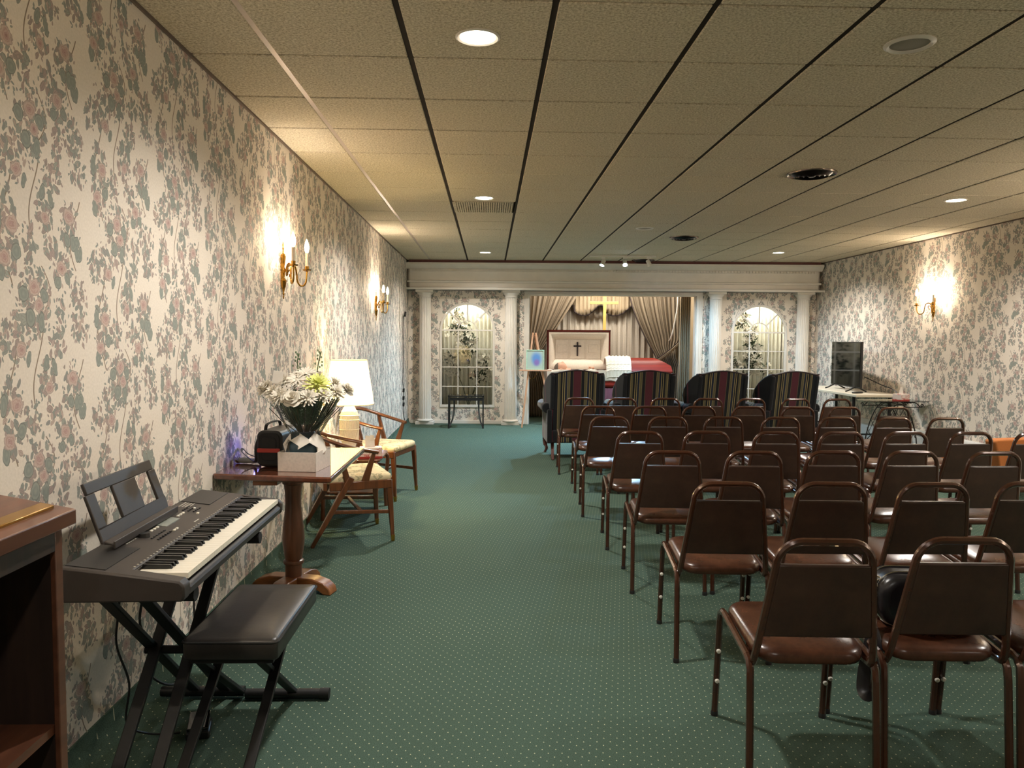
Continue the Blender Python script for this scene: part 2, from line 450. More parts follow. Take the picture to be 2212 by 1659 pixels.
W['cask'] = wood('casket_mahogany', '#6a150a', '#922312', .38, axis=0, scale=10, coat=0)
W['caskd'] = wood('casket_dark', '#3c120d', '#5a1c14', .25, axis=0, coat=.5)
W['satin'] = simple('white_satin', '#e9e2d8', .5, var=.04, vs=12, bump=.15, bs=25)
W['crepe'] = simple('ivory_crepe', '#d6cabb', .75, var=.05, vs=40, bump=.2, bs=300)
W['knit'] = simple('white_knit', '#efece0', .9, var=.05, vs=60)
W['mauve'] = cloth('mauve_skirt', '#7d5a6c', .1)
W['gold'] = simple('gold_metal', '#e3bd6c', .35, .35, var=.04)
W['brass'] = simple('polished_brass', '#b98a3c', .18, .95, var=.05)
W['drape'] = cloth('taupe_drape', '#8a7d6b', .08)
W['drape2'] = cloth('sand_valance', '#b09f85', .1)
W['sheer'] = cloth('grey_sheer', '#cfc6b8', .2)
W['nichec'] = cloth('cream_niche_curtain', '#efebdc', .3)
W['trimd'] = simple('dark_trim', '#2a1d1c', .7)
W['easel'] = wood('pale_easel_wood', '#b98462', '#d5a27e', .45, axis=2)
W['mint'] = simple('mint_frame', '#a9c3a4', .5)
W['canvas'] = canvas()
W['oak'] = wood('honey_oak', '#6b3e20', '#9a6234', .3, axis=0)
W['oakleg'] = wood('brown_oak_post', '#4a2a18', '#74452a', .35, axis=2)
W['tabletop'] = wood('polished_tabletop', '#4d2616', '#733d25', .12, axis=1, scale=9, coat=1)
W['walnut'] = wood('walnut_lectern', '#4a2c1e', '#6d4430', .35, axis=1, scale=10)
W['walnutd'] = wood('dark_walnut', '#241a16', '#38281f', .5, axis=2)
W['chairw'] = wood('armchair_wood', '#4a2814', '#774522', .28, axis=2, coat=.5)
W['floral'] = floral('cream_floral_seat')
W['ceramic'] = simple('ivory_ceramic', '#efe7d0', .35, var=.06, vs=80, bump=.8, bs=90)
W['shade'] = cloth('pleated_shade', '#f7eed6', .6)
W['bulb'] = emit('warm_bulb', '#ffd9a0', 40)
W['candle'] = simple('ivory_candle', '#d9cbb4', .5, var=.04)
W['lampbulb'] = emit('lamp_bulb', '#ffd98a', 18)
W['disc'] = emit('downlight_lens', '#fff1dc', 10)
W['cool'] = emit('cool_led_face', '#cfe4ff', 30)
W['grey'] = simple('grey_grille', '#8d8678', .7, var=.2, vs=400)
W['vent'] = simple('bronze_vent', '#241d1a', .3, .7, var=.1)
W['ventrim'] = simple('bronze_vent_rim', '#7a6e66', .18, .9, var=.05)
W['chrome'] = simple('chrome', '#c9c6c0', .12, 1, var=.02)
W['tvs'] = simple('tv_screen', '#0a0b0c', .06, var=.02, spec=.8)
W['tablewhite'] = simple('cream_table_top', '#d8cdb8', .4, var=.03)
W['iron'] = simple('wrought_iron', '#2b2522', .5, .5)
W['glass'] = glass('clear_glass', (.97,.98,.97))
W['tglass'] = glass('table_glass', (.85,.93,.9))
W['cello'] = glass('cellophane', (.95,.97,.98), .9, .1, .03, (.7,.8,.85))
W['orange'] = simple('orange_upholstery', '#a4622f', .9, var=.12, vs=150, bump=.2, bs=300)
W['paper'] = simple('white_paper', '#e3dcd2', .6, var=.04)
W['boxw'] = simple('white_gift_box', '#d9cfc4', .55, var=.08, vs=80)
W['leaf'] = simple('dark_leaf', '#34452c', .55, var=.35, vs=40)
W['leafl'] = simple('fern_leaf', '#566b4b', .6, var=.4, vs=30)
W['petal'] = simple('white_petal', '#dcd5c6', .6, var=.06)
W['yellow'] = simple('lime_petal', '#d3d77c', .6, var=.15)
W['stem'] = simple('brown_stem', '#46482f', .7)
W['red'] = simple('red_band', '#a83228', .5, var=.05)
W['tissue1'] = floral('tissue_box_print', '#e5d8d0', '#b9473f', '#d89a86')
W['skin'] = simple('skin', '#d3a389', .55, var=.05)
W['hair'] = simple('grey_hair', '#6d6258', .7, var=.2, vs=200)
W['suit'] = simple('cream_garment', '#d8d0c4', .8)
W['wire'] = simple('black_cable', '#121212', .5)
W['ivory'] = simple('ivory_plastic', '#d2c49c', .4)
W['lcd'] = simple('grey_lcd', '#8f938a', .25, var=.04)
W['mark'] = simple('pale_print', '#b9b3a8', .6)
W['heater'] = simple('white_heater', '#d0cdc6', .4, var=.04)
W['bluem'] = simple('blue_grey_film', '#46606c', .3)
# light levels of the room's lamps and of the added sconces
DP = 47; DPF = {(-.06,-.6):.5,(4.16,-.9):.4,(-.06,7.06):1.4,(4.16,6.872):1.2,(-.073,11.488):1.0,(4.15,11.096):1.2}; TP = 75; AP = 14; NP = (4.0, 5.5); SPW = (13, 22, 26, 46, 105, 85); LP = 11; BLP = .06; EXPO = 2.05
# ================================================================== ROOM
Y0 = -3.2
struct(MB().box(XL-.1, XR+.1, Y0-.1, 14.7, -.1, 0).build('floor', W['carpet'], smooth=False))
struct(MB().box(XL-.1, XL, Y0-.1, 13.3, 0, 2.8).build('wall_left', W['wall_y'], smooth=False))
struct(MB().box(XR, XR+.1, Y0-.1, 13.3, 0, 2.8).build('wall_right', W['wall_y'], smooth=False))
struct(MB().box(XL-.1, XR+.1, Y0-.1, Y0, 0, 2.8).build('wall_back', W['wall_x'], smooth=False))
# ceiling: one mesh of drop-in tiles, the exposed bars sit in the gaps between the runs
LX = [-1.5865 + .61*i for i in range(-1, 13)]; LY = [3.595 + .61*j for j in range(-12, 17)]
grille = (-.3665, 7.255)
m = MB()
for x in LX[:-1]:
    for y in LY[:-1]:
        a, b = max(x+.0125, XL), min(x+.61-.0125, XR); c, d = y+.0085, min(y+.61-.0085, 13.1)
        if b-a < .02 or d-c < .02 or c < Y0-.3: continue
        if abs(x-grille[0]) < .05 and abs(y-grille[1]) < .05: continue
        m.box(a, b, c, d, CEIL, CEIL+.03)
struct(m.build('ceiling', W['ceil'], smooth=False, bevel=.004, seg=1))
m = MB()
for x in LX:
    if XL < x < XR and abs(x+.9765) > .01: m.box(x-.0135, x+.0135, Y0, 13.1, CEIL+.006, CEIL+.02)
struct(m.build('trim_1', W['tbar'], smooth=False))
struct(MB().box(-.9765-.0135, -.9765+.0135, Y0, 13.1, CEIL+.004, CEIL+.02).build('trim_6', W['tbar_glint'], smooth=False))
struct(MB().box(XL-.1, XR+.1, Y0-.1, 13.3, CEIL+.032, CEIL+.08).build('ceiling_slab', W['tbar_dark'], smooth=False))
m = MB(); m.box(XL, XL+.012, Y0, 12.9, CEIL-.012, CEIL+.02); m.box(XR-.012, XR, Y0, 12.9, CEIL-.012, CEIL+.02)
struct(m.build('trim_2', simple('brown_wall_angle', '#5f4f42', .5), smooth=False))
# carpet cove up the left wall
prof = [(0,.088),(.008,.088),(.012,.04),(.028,.012),(.06,.0),(0,0)]
m = MB().prism([(XL+a, b) for a, b in prof], 'y', Y0, 12.95)
struct(m.build('baseboard_left', W['carpet_dark']))
# ---------------------------------------------------------------- front wall
WC = (1.0275, 5.8895); WR = .4455; WB, WS = .297, 1.565; OP = (2.057, 4.832, 2.162)
def arch_pts(c, r=WR, n=24): return [(c+r*math.cos(PI-PI*i/n), WS+r*math.sin(PI-PI*i/n)) for i in range(n+1)]
m = MB(); D = .1
def wq(s0, s1, z0, z1): m.box(s0, s1, 0, D, z0, z1)
wq(-.15, WC[0]-WR, 0, 2.75); wq(WC[0]+WR, OP[0], 0, 2.75); wq(OP[0], OP[1], OP[2], 2.75); wq(OP[1], WC[1]-WR, 0, 2.75); wq(WC[1]+WR, 7.0, 0, 2.75)
for c in WC:
    wq(c-WR, c+WR, 0, WB)
    p = arch_pts(c)
    for (a, b) in zip(p, p[1:]):
        m.prism([a, b, (b[0], 2.75), (a[0], 2.75)], 'y', 0, D)
struct(fbuild(m, 'wall_front', W['wall_x'], smooth=False))
m = MB()
for s0, s1 in ((.0, 1.98), (4.94, 6.85)): m.box(s0, s1, -.014, 0, 0, .06)
struct(fbuild(m, 'baseboard_front', W['white'], bevel=.004))
# opening casing
m = MB()
for k, (w, d) in enumerate(((.085, -.02), (.055, -.032), (.025, -.042))):
    a, b, t = OP
    m.box(a-w, a, d, 0, 0, t+w); m.box(b, b+w+.02, d, 0, 0, t+w); m.box(a, b, d, 0, t, t+w)
m.box(OP[0], OP[0]+.012, 0, .13, 0, OP[2]); m.box(OP[1]-.012, OP[1], 0, .13, 0, OP[2]); m.box(OP[0], OP[1], 0, .13, OP[2]-.012, OP[2])
struct(fbuild(m, 'trim_3', W['white'], bevel=.003))
# alcove behind the opening
m = MB(); m.box(1.85, 1.9, .1, 1.55, 0, 2.6); m.box(4.98, 5.03, .1, 1.55, 0, 2.6); m.box(1.85, 5.03, 1.5, 1.55, 0, 2.6); m.box(1.85, 5.03, .1, 1.55, 2.6, 2.65)
struct(fbuild(m, 'wall_alcove', W['beige'], smooth=False))
# arched interior windows with niches behind
for i, c in enumerate(WC):
    m = MB(); n = 32
    out = arch_pts(c, WR, n)
    ring = []
    path = [(c-WR, WB)] + out + [(c+WR, WB)]
    def offs(p, k): # inward offset
        q = []
        for (s, z) in p:
            if z <= WS+1e-6: q.append((s + (k if s < c else -k), max(z, WB+ (k if z < WB+.01 else 0))))
            else:
                f = (WR-k)/WR; q.append((c+(s-c)*f, WS+(z-WS)*f))
        return q
    ino = offs(path, .022); oo = offs(path, -.016)
    for (a, b, d0) in ((path, ino, -.008), (oo, path, -.016)):
        for j in range(len(path)-1):
            m.prism([a[j], a[j+1], b[j+1], b[j]], 'y', d0, .03)
    m.box(c-WR-.016, c+WR+.016, -.016, .03, WB-.02, WB+.022)
    w = .016
    for z in (WS, 1.252, .95, .624): m.box(c-WR+.01, c+WR-.01, -.004, .02, z-w/2-(.005 if z == WS else 0), z+w/2+(.005 if z == WS else 0))
    for s in (c-.155, c+.16): m.box(s-w/2, s+w/2, -.004, .02, WB, WS)
    ra = .158
    pts = [(c+ra*math.cos(PI*k/14), WS+ra*math.sin(PI*k/14)) for k in range(15)]
    m.tube([(s, .008, z) for s, z in pts], .009, 6)
    for a in (45, 90, 135):
        ca, sa = math.cos(math.radians(a)), math.sin(math.radians(a))
        m.bar((c+ra*ca, .008, WS+ra*sa), (c+(WR-.01)*ca, .008, WS+(WR-.01)*sa), .024, .015, up=(0,1,0))
    fr = fbuild(m, 'window_%d' % (i+1), W['white'], bevel=.003); struct(fr)
    g = MB(); poly = [(c-WR+.01, WB+.01)] + arch_pts(c, WR-.01, 24) + [(c+WR-.01, WB+.01)]
    g.prism(poly, 'y', .024, .028); fbuild(g, 'pane', W['glass'], fr, smooth=False)
    nb = MB(); a, b = c-WR-.12, c+WR+.12
    nb.box(a-.02, a, D, .62, .2, 2.2); nb.box(b, b+.02, D, .62, .2, 2.2); nb.box(a-.02, b+.02, .6, .62, .2, 2.2); nb.box(a-.02, b+.02, D, .62, .2, .22); nb.box(a-.02, b+.02, D, .62, 2.2, 2.22)
    fbuild(nb, 'niche', W['whitem'], fr, smooth=False)
    # pleated curtain hanging in the niche
    cm = MB(); fq = 15
    cm.grid(181, 6, lambda u, v: (a+.01+(b-a-.02)*u, .545+.03*math.sin(2*PI*fq*u+1.3*math.sin(7*u))+.01*math.sin(31*u), .225+1.96*v))
    tag(fbuild(cm, 'niche_curtain', W['nichec'], solid=.003), ['cream pleated curtain inside the arched window beside the black table', 'cream pleated curtain inside the arched window behind the television side chairs'][i], 'curtain')
# ---------------------------------------------------------------- entablature
m = MB()
L0, L1 = .10, 6.74
m.box(L0, L1, -.27, 0, 2.25, 2.66)
def run(poly, a, b): m.prism([(d, z) for d, z in poly], 'x', a, b)
run([(-.27,2.555),(-.285,2.565),(-.30,2.585),(-.335,2.615),(-.35,2.625),(-.35,2.655),(-.27,2.655)], L0-.06, L1+.06)
run([(-.27,2.515),(-.29,2.515),(-.29,2.522),(-.276,2.522),(-.276,2.555),(-.27,2.555)], L0, L1)
run([(-.27,2.335),(-.31,2.338),(-.315,2.362),(-.27,2.372)], L0-.035, L1+.035)
run([(-.27,2.278),(-.283,2.278),(-.283,2.335),(-.27,2.335)], L0, L1)
run([(-.27,2.222),(-.335,2.222),(-.34,2.25),(-.27,2.262)], -.01, 6.86)
k = L0+.02
while k < L1-.03:
    m.box(k, k+.027, -.293, -.27, 2.523, 2.551); k += .05
m.box(-.05, 7.0, -.12, 0, 2.222, 2.68)
m.box(.03, 6.85, -.27, 0, 2.222, 2.25)
struct(fbuild(m, 'trim_4', W['white'], ang=30))
struct(fbuild(MB().box(.1, 6.75, -.34, 0, 2.66, 2.697), 'trim_5', W['darkred'], smooth=False))
# ---------------------------------------------------------------- fluted columns
lab = ['white fluted column in the left front corner beside the arched window', 'white fluted column left of the casket alcove beside the wooden easel',
       'white fluted column right of the casket alcove next to the right arched window', 'white fluted column at the right front corner behind the television']
for s, lb in zip((.333, 1.757, 5.132, 6.572), lab):
    p = FR(s, -.10)
    t = thing('fluted_column', lb, 'column', p, FA, 'white columns along the front wall')
    n = 96; pr = []
    vs = MB()
    def rad(a, z):
        f = (a/(2*PI)*22) % 1
        d = .008*(math.sin(PI*min(1, f/.78)) if f < .78 else 0)
        return (.103 - .006*(z/2.2)) - d
    vs.grid(n*2, 5, lambda u, v: (rad(2*PI*u, 2.03*v)*math.cos(2*PI*u), rad(2*PI*u, 2.03*v)*math.sin(2*PI*u), .085+2.03*v), closeu=True)
    vs.build('shaft', W['white'], t, ang=50)
    MB().box(-.152,.152,-.10,.10,0,.05).build('plinth', W['white'], t, bevel=.004)
    MB().lathe([(.125,.05),(.136,.062),(.136,.072),(.122,.084),(.112,.09),(.09,.095)], n=36).build('base_moulding', W['white'], t)
    MB().lathe([(.099,2.10),(.106,2.11),(.101,2.12),(.103,2.14),(.128,2.165),(.135,2.18),(.13,2.185)], n=36).build('capital', W['white'], t)
    MB().box(-.145,.145,-.125,.125,2.183,2.222).build('abacus', W['white'], t, bevel=.004)
# baseboard heater along the right wall
t = thing('baseboard_heater', 'long white baseboard heater along the right wall behind the glass table', 'heater', (XR, 8.9, 0))
MB().prism([(-.005,.33),(-.06,.335),(-.085,.30),(-.085,.275),(-.075,.275),(-.075,.06),(-.085,.06),(-.085,0),(-.005,0)], 'y', -1.9, 2.3).build('casing', W['heater'], t, bevel=.003)
MB().box(-.09,-.084,-1.9,2.3,.075,.25).build('front_panel', W['heater'], t)
struct(MB().box(XR-.016, XR, Y0, 6.95, 0, .1).build('baseboard_right', W['white'], bevel=.004))

# ================================================================== CEILING FIXTURES
def spot(name, loc, power, col, size=150, blend=.6, r=.06, parent=None, rot=None, target=None):
    l = bpy.data.lights.new(name, 'SPOT'); l.energy = power; l.color = col; l.spot_size = math.radians(size); l.spot_blend = blend; l.shadow_soft_size = r
    o = bpy.data.objects.new(name, l); COL.objects.link(o); o.location = loc
    if target is not None:
        d = V(target)-V(loc); o.rotation_euler = d.to_track_quat('-Z','Y').to_euler()
    if parent: o.parent = parent
    return o
def point(name, loc, power, col, r=.02, parent=None):
    l = bpy.data.lights.new(name, 'POINT'); l.energy = power; l.color = col; l.shadow_soft_size = r
    o = bpy.data.objects.new(name, l); COL.objects.link(o); o.location = loc
    if parent: o.parent = parent
    return o
DL = [(-.058,3.338,'lit round recessed downlight in the ceiling nearest the camera',1),(-.06,7.06,'lit round downlight beside the ribbed ceiling grille',1),(-.073,11.488,'lit round downlight in the ceiling near the left arched window',1),
      (4.16,6.872,'lit round downlight over the right hand chair rows',1),(4.15,11.096,'lit round downlight in the ceiling near the right arched window',1),
      (-.06,-.6,'lit round downlight in the ceiling behind the camera on the left',0),(4.16,2.9,'lit round downlight over the nearest chairs at the far right',0),(4.16,-.9,'lit round downlight in the ceiling behind the camera on the right',0)]
DP = globals().get('DP', 70)
for x, y, lb, seen in DL:
    t = thing('downlight', lb, 'ceiling light', (x, y, CEIL), 0, 'recessed ceiling downlights')
    MB().lathe([(.073,.004),(.076,-.003),(.086,-.007),(.094,-.004),(.094,.012),(.073,.012)], n=40, close=False).build('trim_ring', W['white'], t)
    MB().lathe([(0,-.001),(.074,-.001),(.074,.003),(0,.003)], n=40).build('lens', W['disc'], t)
    spot('downlight_lamp', (0,0,-.02), DP*globals().get('DPF', {}).get((x,y),1), (1,.95,.88), 154, .6, .07, t)
for x, y, lb in ((1.782,3.32,'round ceiling speaker with white rim nearest the camera'),(1.756,8.832,'round ceiling speaker with white rim ahead of the small track light')):
    t = thing('ceiling_speaker', lb, 'speaker', (x, y, CEIL), 0, 'unlit round ceiling speakers')
    MB().lathe([(.078,.004),(.08,-.006),(.09,-.012),(.103,-.004),(.103,.01),(.078,.01)], n=40, close=False).build('rim', W['white'], t)
    MB().lathe([(0,-.006),(.05,-.005),(.08,-.001),(.08,.005),(0,.005)], n=40).build('grille', W['grey'], t)
for x, y, lb in ((2.432,5.866,'dark round air vent in the ceiling closest to the camera'),(2.396,9.578,'dark round air vent in the middle of the ceiling'),(2.44,12.35,'dark round air vent in the ceiling right behind the track light')):
    t = thing('air_vent', lb, 'vent', (x, y, CEIL), 0, 'round bronze ceiling vents')
    MB().lathe([(.165,0),(.178,-.012),(.182,-.004),(.182,.008),(.16,.008)], n=48, close=False).build('rim', W['ventrim'], t)
    m = MB()
    for r in (.05,.085,.12,.15):
        m.lathe([(r-.03,-.028),(r,-.006),(r+.002,-.004),(r-.028,-.024)], n=40, close=False)
    m.lathe([(0,-.03),(.02,-.03),(.022,-.024),(0,-.02)], n=24)
    m.build('cone_ring', W['vent'], t)
    MB().lathe([(0,.004),(.17,.004),(.17,.01),(0,.01)], n=32).build('throat', W['rub'], t)
gx, gy = grille
t = thing('ceiling_grille', 'square ribbed return grille in the ceiling behind the second downlight', 'grille', (gx+.305, gy+.305, CEIL))
m = MB()
for k in range(27): m.box(-.28+k*.0215, -.28+k*.0215+.0155, -.29, .29, -.004, .01)
m.build('ribs', W['ceil'], t, smooth=False)
m = MB(); m.box(-.295,-.28,-.3,.3,-.004,.02); m.box(.28,.295,-.3,.3,-.004,.02); m.box(-.295,.295,-.3,-.285,-.004,.02); m.box(-.295,.295,.285,.3,-.004,.02)
m.build('frame', W['ceil'], t, smooth=False)
MB().box(-.29,.29,-.3,.3,.02,.03).build('backing', W['tbar'], t)
# track light
t = thing('track_light', 'white ceiling track with three lit spotlight heads before the alcove', 'track light', (2.005, 11.7, CEIL), -.04)
MB().box(-.505,.505,-.018,.018,-.024,0).build('track', W['white'], t, bevel=.003)
for k, (x, tg, pw) in enumerate(((-.30, (.5,10.7,0.0), 1.4), (.03, (1.9,9.5,.2), 1.0), (.39, (3.75,12.0,.0), .6))):
    h = MB(); h.box(x-.03,x+.03,-.02,.02,-.05,-.024); h.tube([(x,0,-.05),(x,0,-.08)], .008, 8)
    hd = h.build('head', W['white'], t, bevel=.003)
    wl = V((2.005,11.7,CEIL)) + V((x,0,-.11)); dr = (V(tg)-wl).normalized()
    dl = Matrix.Rotation(.04,3,'Z') @ dr
    q = dl.to_track_quat('Z','Y').to_euler()
    can = MB().lathe([(0,-.05),(.022,-.05),(.03,-.04),(.033,.03),(.04,.045),(.04,.05),(.034,.05),(.03,.04)], n=20, rot=q, c=(x,0,-.11), close=False)
    can.build('can', W['white'], hd)
    MB().lathe([(0,.043),(.033,.043),(.033,.046),(0,.046)], n=20, rot=q, c=(x,0,-.11)).build('led_face', W['cool'], hd)
    spot('track_lamp', V((x,0,-.11))+dl*.06, globals().get('TP', 130)*pw, (.42,.72,1.0), 108, .6, .03, t, target=V((x,0,-.11))+dl*.06+dl)
# ================================================================== ALCOVE
def pleat(u, f, a, ph=0): return a*math.sin(2*PI*f*u+ph+.9*math.sin(5*u+ph)) + .35*a*math.sin(2*PI*f*2.3*u+ph*2)
# sheer behind
m = MB().grid(260, 5, lambda u, v: (1.98+2.9*u, 1.36+pleat(u, 26, .028), .02+2.35*v))
tag(fbuild(m, 'sheer_curtain', W['sheer'], solid=.002), 'grey sheer pleated curtain hanging behind the gold cross', 'curtain')
def lerp(a, b, t): return a+(b-a)*t
def drape(name, label, edge, n, f, amp, d0, tie_z, mir):
    """edge(z) -> (s0, s1) span of the cloth at height z"""
    def fn(u, v):
        z = .02 + 2.33*v
        a, b = edge(z)
        w = (b-a); k = min(1, w/.85)
        return (a+w*u, d0 + pleat(u, f, amp*(.35+.65*k), mir) - .05*math.exp(-((z-tie_z)/.18)**2), z)
    m = MB().grid(n, 44, fn)
    return tag(fbuild(m, name, W['drape'], solid=.003, ang=60), label, 'drape')
def cv(z, pts):
    for (z0, a), (z1, b) in zip(pts, pts[1:]):
        if z <= z1:
            t = max(0,(z-z0)/(z1-z0)); t = t*t*(3-2*t) if False else t
            return a+(b-a)*t
    return pts[-1][1]
Ln = [(0,2.42),(.6,2.36),(1.0,2.24),(1.12,2.22),(1.24,2.30),(1.45,2.45),(1.7,2.62),(1.95,2.78),(2.2,2.93),(2.5,3.02)]
Lo = [(0,2.02),(1.0,2.02),(1.12,2.03),(1.3,2.02),(2.5,1.98)]
left = drape('tied_drape', 'taupe drape on the left side of the alcove swept aside behind the easel', lambda z: (cv(z,Lo), cv(z,Ln)), 170, 9, .035, 1.12, 1.12, 0)
Rn = [(0,4.30),(.6,4.36),(1.0,4.42),(1.08,4.39),(1.15,4.36),(1.3,4.27),(1.5,4.16),(1.75,4.04),(2.0,3.94),(2.25,3.87),(2.5,3.82)]
Ro = [(0,4.86),(.9,4.84),(1.1,4.74),(1.3,4.74),(1.45,4.80),(2.5,4.80)]
right = drape('tied_drape', 'taupe drape on the right side of the alcove held by a dark edged tie', lambda z: (cv(z,Rn), cv(z,Ro)), 170, 11, .035, 1.12, 1.1, 2)
# tie band of the right drape, dark trims along the inner edges
def band(p, q, w, sag, d):
    pts = []
    for i in range(15):
        t = i/14; pts.append((lerp(p[0],q[0],t), d, lerp(p[1],q[1],t)-sag*math.sin(PI*t)))
    m = MB()
    m.grid(15, 4, lambda u, v: (pts[round(u*14)][0]+.5*w*(v-.5), d-.02*math.sin(PI*v), pts[round(u*14)][2]+w*(v-.5)))
    return m
fbuild(band((4.385,1.06),(4.83,1.43),.10,.03,1.02), 'tie_band', W['drape2'], right, solid=.004)
fbuild(band((4.385,1.10),(4.83,1.48),.035,.03,1.00), 'dark_trim', W['trimd'], right, solid=.004)
fbuild(MB().tube([(cv(z,Rn)-.004, 1.07, z) for z in [1.08+.08*i for i in range(16)]], .011, 6), 'edge_trim', W['trimd'], right)
# scalloped valance
def vz(s):
    for a, b, lo, hl, hr in ((2.90,3.33,1.865,1.93,2.04),(3.42,3.93,1.865,1.97,2.04)):
        if a <= s <= b:
            t = (s-a)/(b-a); return lo + (hl-lo)*max(0,1-t*3)**1.6 + (hr-lo)*max(0,(t-.45)/.55)**1.7
    return 2.04
m = MB().grid(170, 8, lambda u, v: (2.86+1.1*u, 1.22+pleat(u,13,.02), lerp(vz(2.86+1.1*u), 2.45, v)))
va = tag(fbuild(m, 'scalloped_valance', W['drape2'], solid=.003), 'sand coloured scalloped valance with dark lower edging behind the gold cross', 'valance')
fbuild(MB().tube([(2.86+1.1*i/80, 1.205+pleat(i/80,13,.02), vz(2.86+1.1*i/80)) for i in range(81)], .014, 6, flat=.8), 'edging', W['trimd'], va)
# narrow side drape right, with a pale cord beside it
m = MB().grid(90, 5, lambda u, v: (4.64+.19*u, .42+pleat(u,6,.016), .02+2.56*v))
tag(fbuild(m, 'side_drape', W['drape2'], solid=.003), 'narrow straight sand drape at the right edge of the alcove', 'drape')
c = MB().tube(spline([(4.63,.5,2.2),(4.62,.48,2.0),(4.585,.46,1.8),(4.555,.5,1.6),(4.535,.6,1.46),(4.55,.8,1.42)],6), .012, 6)
tag(fbuild(c, 'satin_rope', W['satin']), 'pale satin rope hanging by the narrow side drape', 'rope')
# standing gold cross
cr = thing('standing_cross', 'tall plain gold cross standing behind the open casket', 'cross', FR(3.425, 1.02), FA)
MB().box(-.026,.026,-.018,.018,.03,2.3).build('upright', W['gold'], cr, bevel=.003)
MB().box(-.258,.245,-.02,.016,2.062,2.112).build('crossbar', W['gold'], cr, bevel=.003)
MB().lathe([(.0,0),(.2,0),(.2,.02),(.05,.04),(.03,.05),(0,.05)], n=32).build('foot', W['gold'], cr)
# light inside the alcove and the niches (hidden lamps over the openings)
def area(name, loc, sx, sy, power, col, rot):
    l = bpy.data.lights.new(name, 'AREA'); l.shape = 'RECTANGLE'; l.size = sx; l.size_y = sy; l.energy = power; l.color = col
    o = bpy.data.objects.new(name, l); COL.objects.link(o); o.location = loc; o.rotation_euler = rot; return o
area('alcove_strip_lamp', FR(3.45,.45,2.55), 2.4, .12, globals().get('AP', 30), (1,.92,.80), (math.radians(38),0,FA))
for i, c in enumerate(WC): area('niche_strip_lamp', FR(c,.28,2.18), .8, .12, globals().get('NP', (13,22))[i], (1,.97,.84), (0,0,FA))

# ---------------------------------------------------------------- casket
ck = thing('casket', 'polished red mahogany half open casket on a skirted stand', 'casket', FR(3.43, .10), FA)
Lx, Rx = 2.378-3.43, 4.47-3.43   # local x range; local y: 0 front .. .64 back
m = MB()
m.prism([(0.02,.63),(.0,.66),(.012,.70),(.012,.83),(-.012,.85),(-.012,.885),(.05,.885),(.05,.72),(.59,.72),(.59,.885),(.652,.885),(.652,.85),(.628,.83),(.628,.70),(.64,.66),(.62,.63)], 'x', Lx, Rx)
m.box(Lx,Lx+.04,.0,.64,.64,.885); m.box(Rx-.04,Rx,.0,.64,.64,.885)
m.build('body', W['cask'], ck, bevel=.006, ang=30)
def zprof():
    P = [(-.015,.888),(-.02,.90),(.015,.955),(.05,.988),(.056,.996),(.105,1.05),(.17,1.095),(.25,1.115),(.32,1.12)]
    return P + [(.64-y, z) for y, z in P[-2::-1]]
P = zprof(); hb = {.888:0,1.12:1}
def send(z): 
    t = (z-.888)/(1.12-.888); return Rx + .012 - .05*t - .37*max(0,t-.45)**1.25*1.25
m = MB(); n = len(P)
st = [0.0]+[.25,.5,.75,1]
m.grid(n, 6, lambda u, v: (lerp(.0, send(P[round(u*(n-1))][1]), v), P[round(u*(n-1))][0], P[round(u*(n-1))][1]))
hz = n//2
vs = [(send(z), y, z) for y, z in P]
m.add(vs, [(i, i+1, n-2-i, n-1-i) for i in range(hz-1)] + [(hz-1,hz,hz+1)])
m.add([(0, y, z) for y, z in P], [tuple(range(n))])
m.build('foot_lid', W['cask'], ck, ang=25)
m = MB().box(.0,Rx-.03,-.024,-.012,.985,.992)
# open head lid standing at the back
hl = MB(); a, b = Lx+.01, .065
y0, y1 = .56, .70
for q in ((a,a+.03,.885,1.59),(b-.03,b,.885,1.59)): hl.box(q[0],q[1],y0,y1,q[2],q[3])
hl.box(a,b,y0,y1,1.555,1.59); hl.box(a,b,y0,y1,.885,.90); hl.box(a,b,y1-.015,y1+.03,.885,1.57)
lid = hl.build('head_lid', W['caskd'], ck, bevel=.006)
m = MB()
o = [(a+.028,.905),(b-.028,.905),(b-.028,1.553),(a+.028,1.553)]; i_ = [(a+.15,1.08),(b-.16,1.08),(b-.16,1.425),(a+.15,1.425)]
yo, yi = y0+.005, y1-.03
for k in range(4):
    j = (k+1)%4
    p, q, r, s = o[k], o[j], i_[j], i_[k]
    def fn(u, v, p=p, q=q, r=r, s=s):
        x = lerp(lerp(p[0],q[0],u), lerp(s[0],r[0],u), v); z = lerp(lerp(p[1],q[1],u), lerp(s[1],r[1],u), v)
        return (x, lerp(yo,yi,v)-.035*math.sin(PI*v)**.8, z)
    m.grid(8, 7, fn)
m.add([(i_[0][0],yi,i_[0][1]),(i_[1][0],yi,i_[1][1]),(i_[2][0],yi,i_[2][1]),(i_[3][0],yi,i_[3][1])], [(0,1,2,3)])
m.build('lid_lining', W['crepe'], lid, ang=50)
iw = i_[1][0]-i_[0][0]; ix = i_[0][0]
m = MB()
for (u0, u1, z0, z1, t) in ((0.0,.285,1.085,1.42,.008),(.325,.64,1.085,1.42,.01),(.68,1.0,1.085,1.42,.008),(.04,.25,1.2,1.335,.016),(.73,.94,1.2,1.335,.016)):
    m.box(ix+iw*u0, ix+iw*u1, yi-t, yi, z0, z1)
m.build('lid_panels', W['crepe'], lid, bevel=.008, seg=3)
cx = ix+iw*.485
MB().box(cx-.012,cx+.012,yi-.03,yi-.012,1.135,1.38).box(cx-.068,cx+.068,yi-.03,yi-.012,1.298,1.324).build('lid_cross', W['trimd'], lid, bevel=.003)
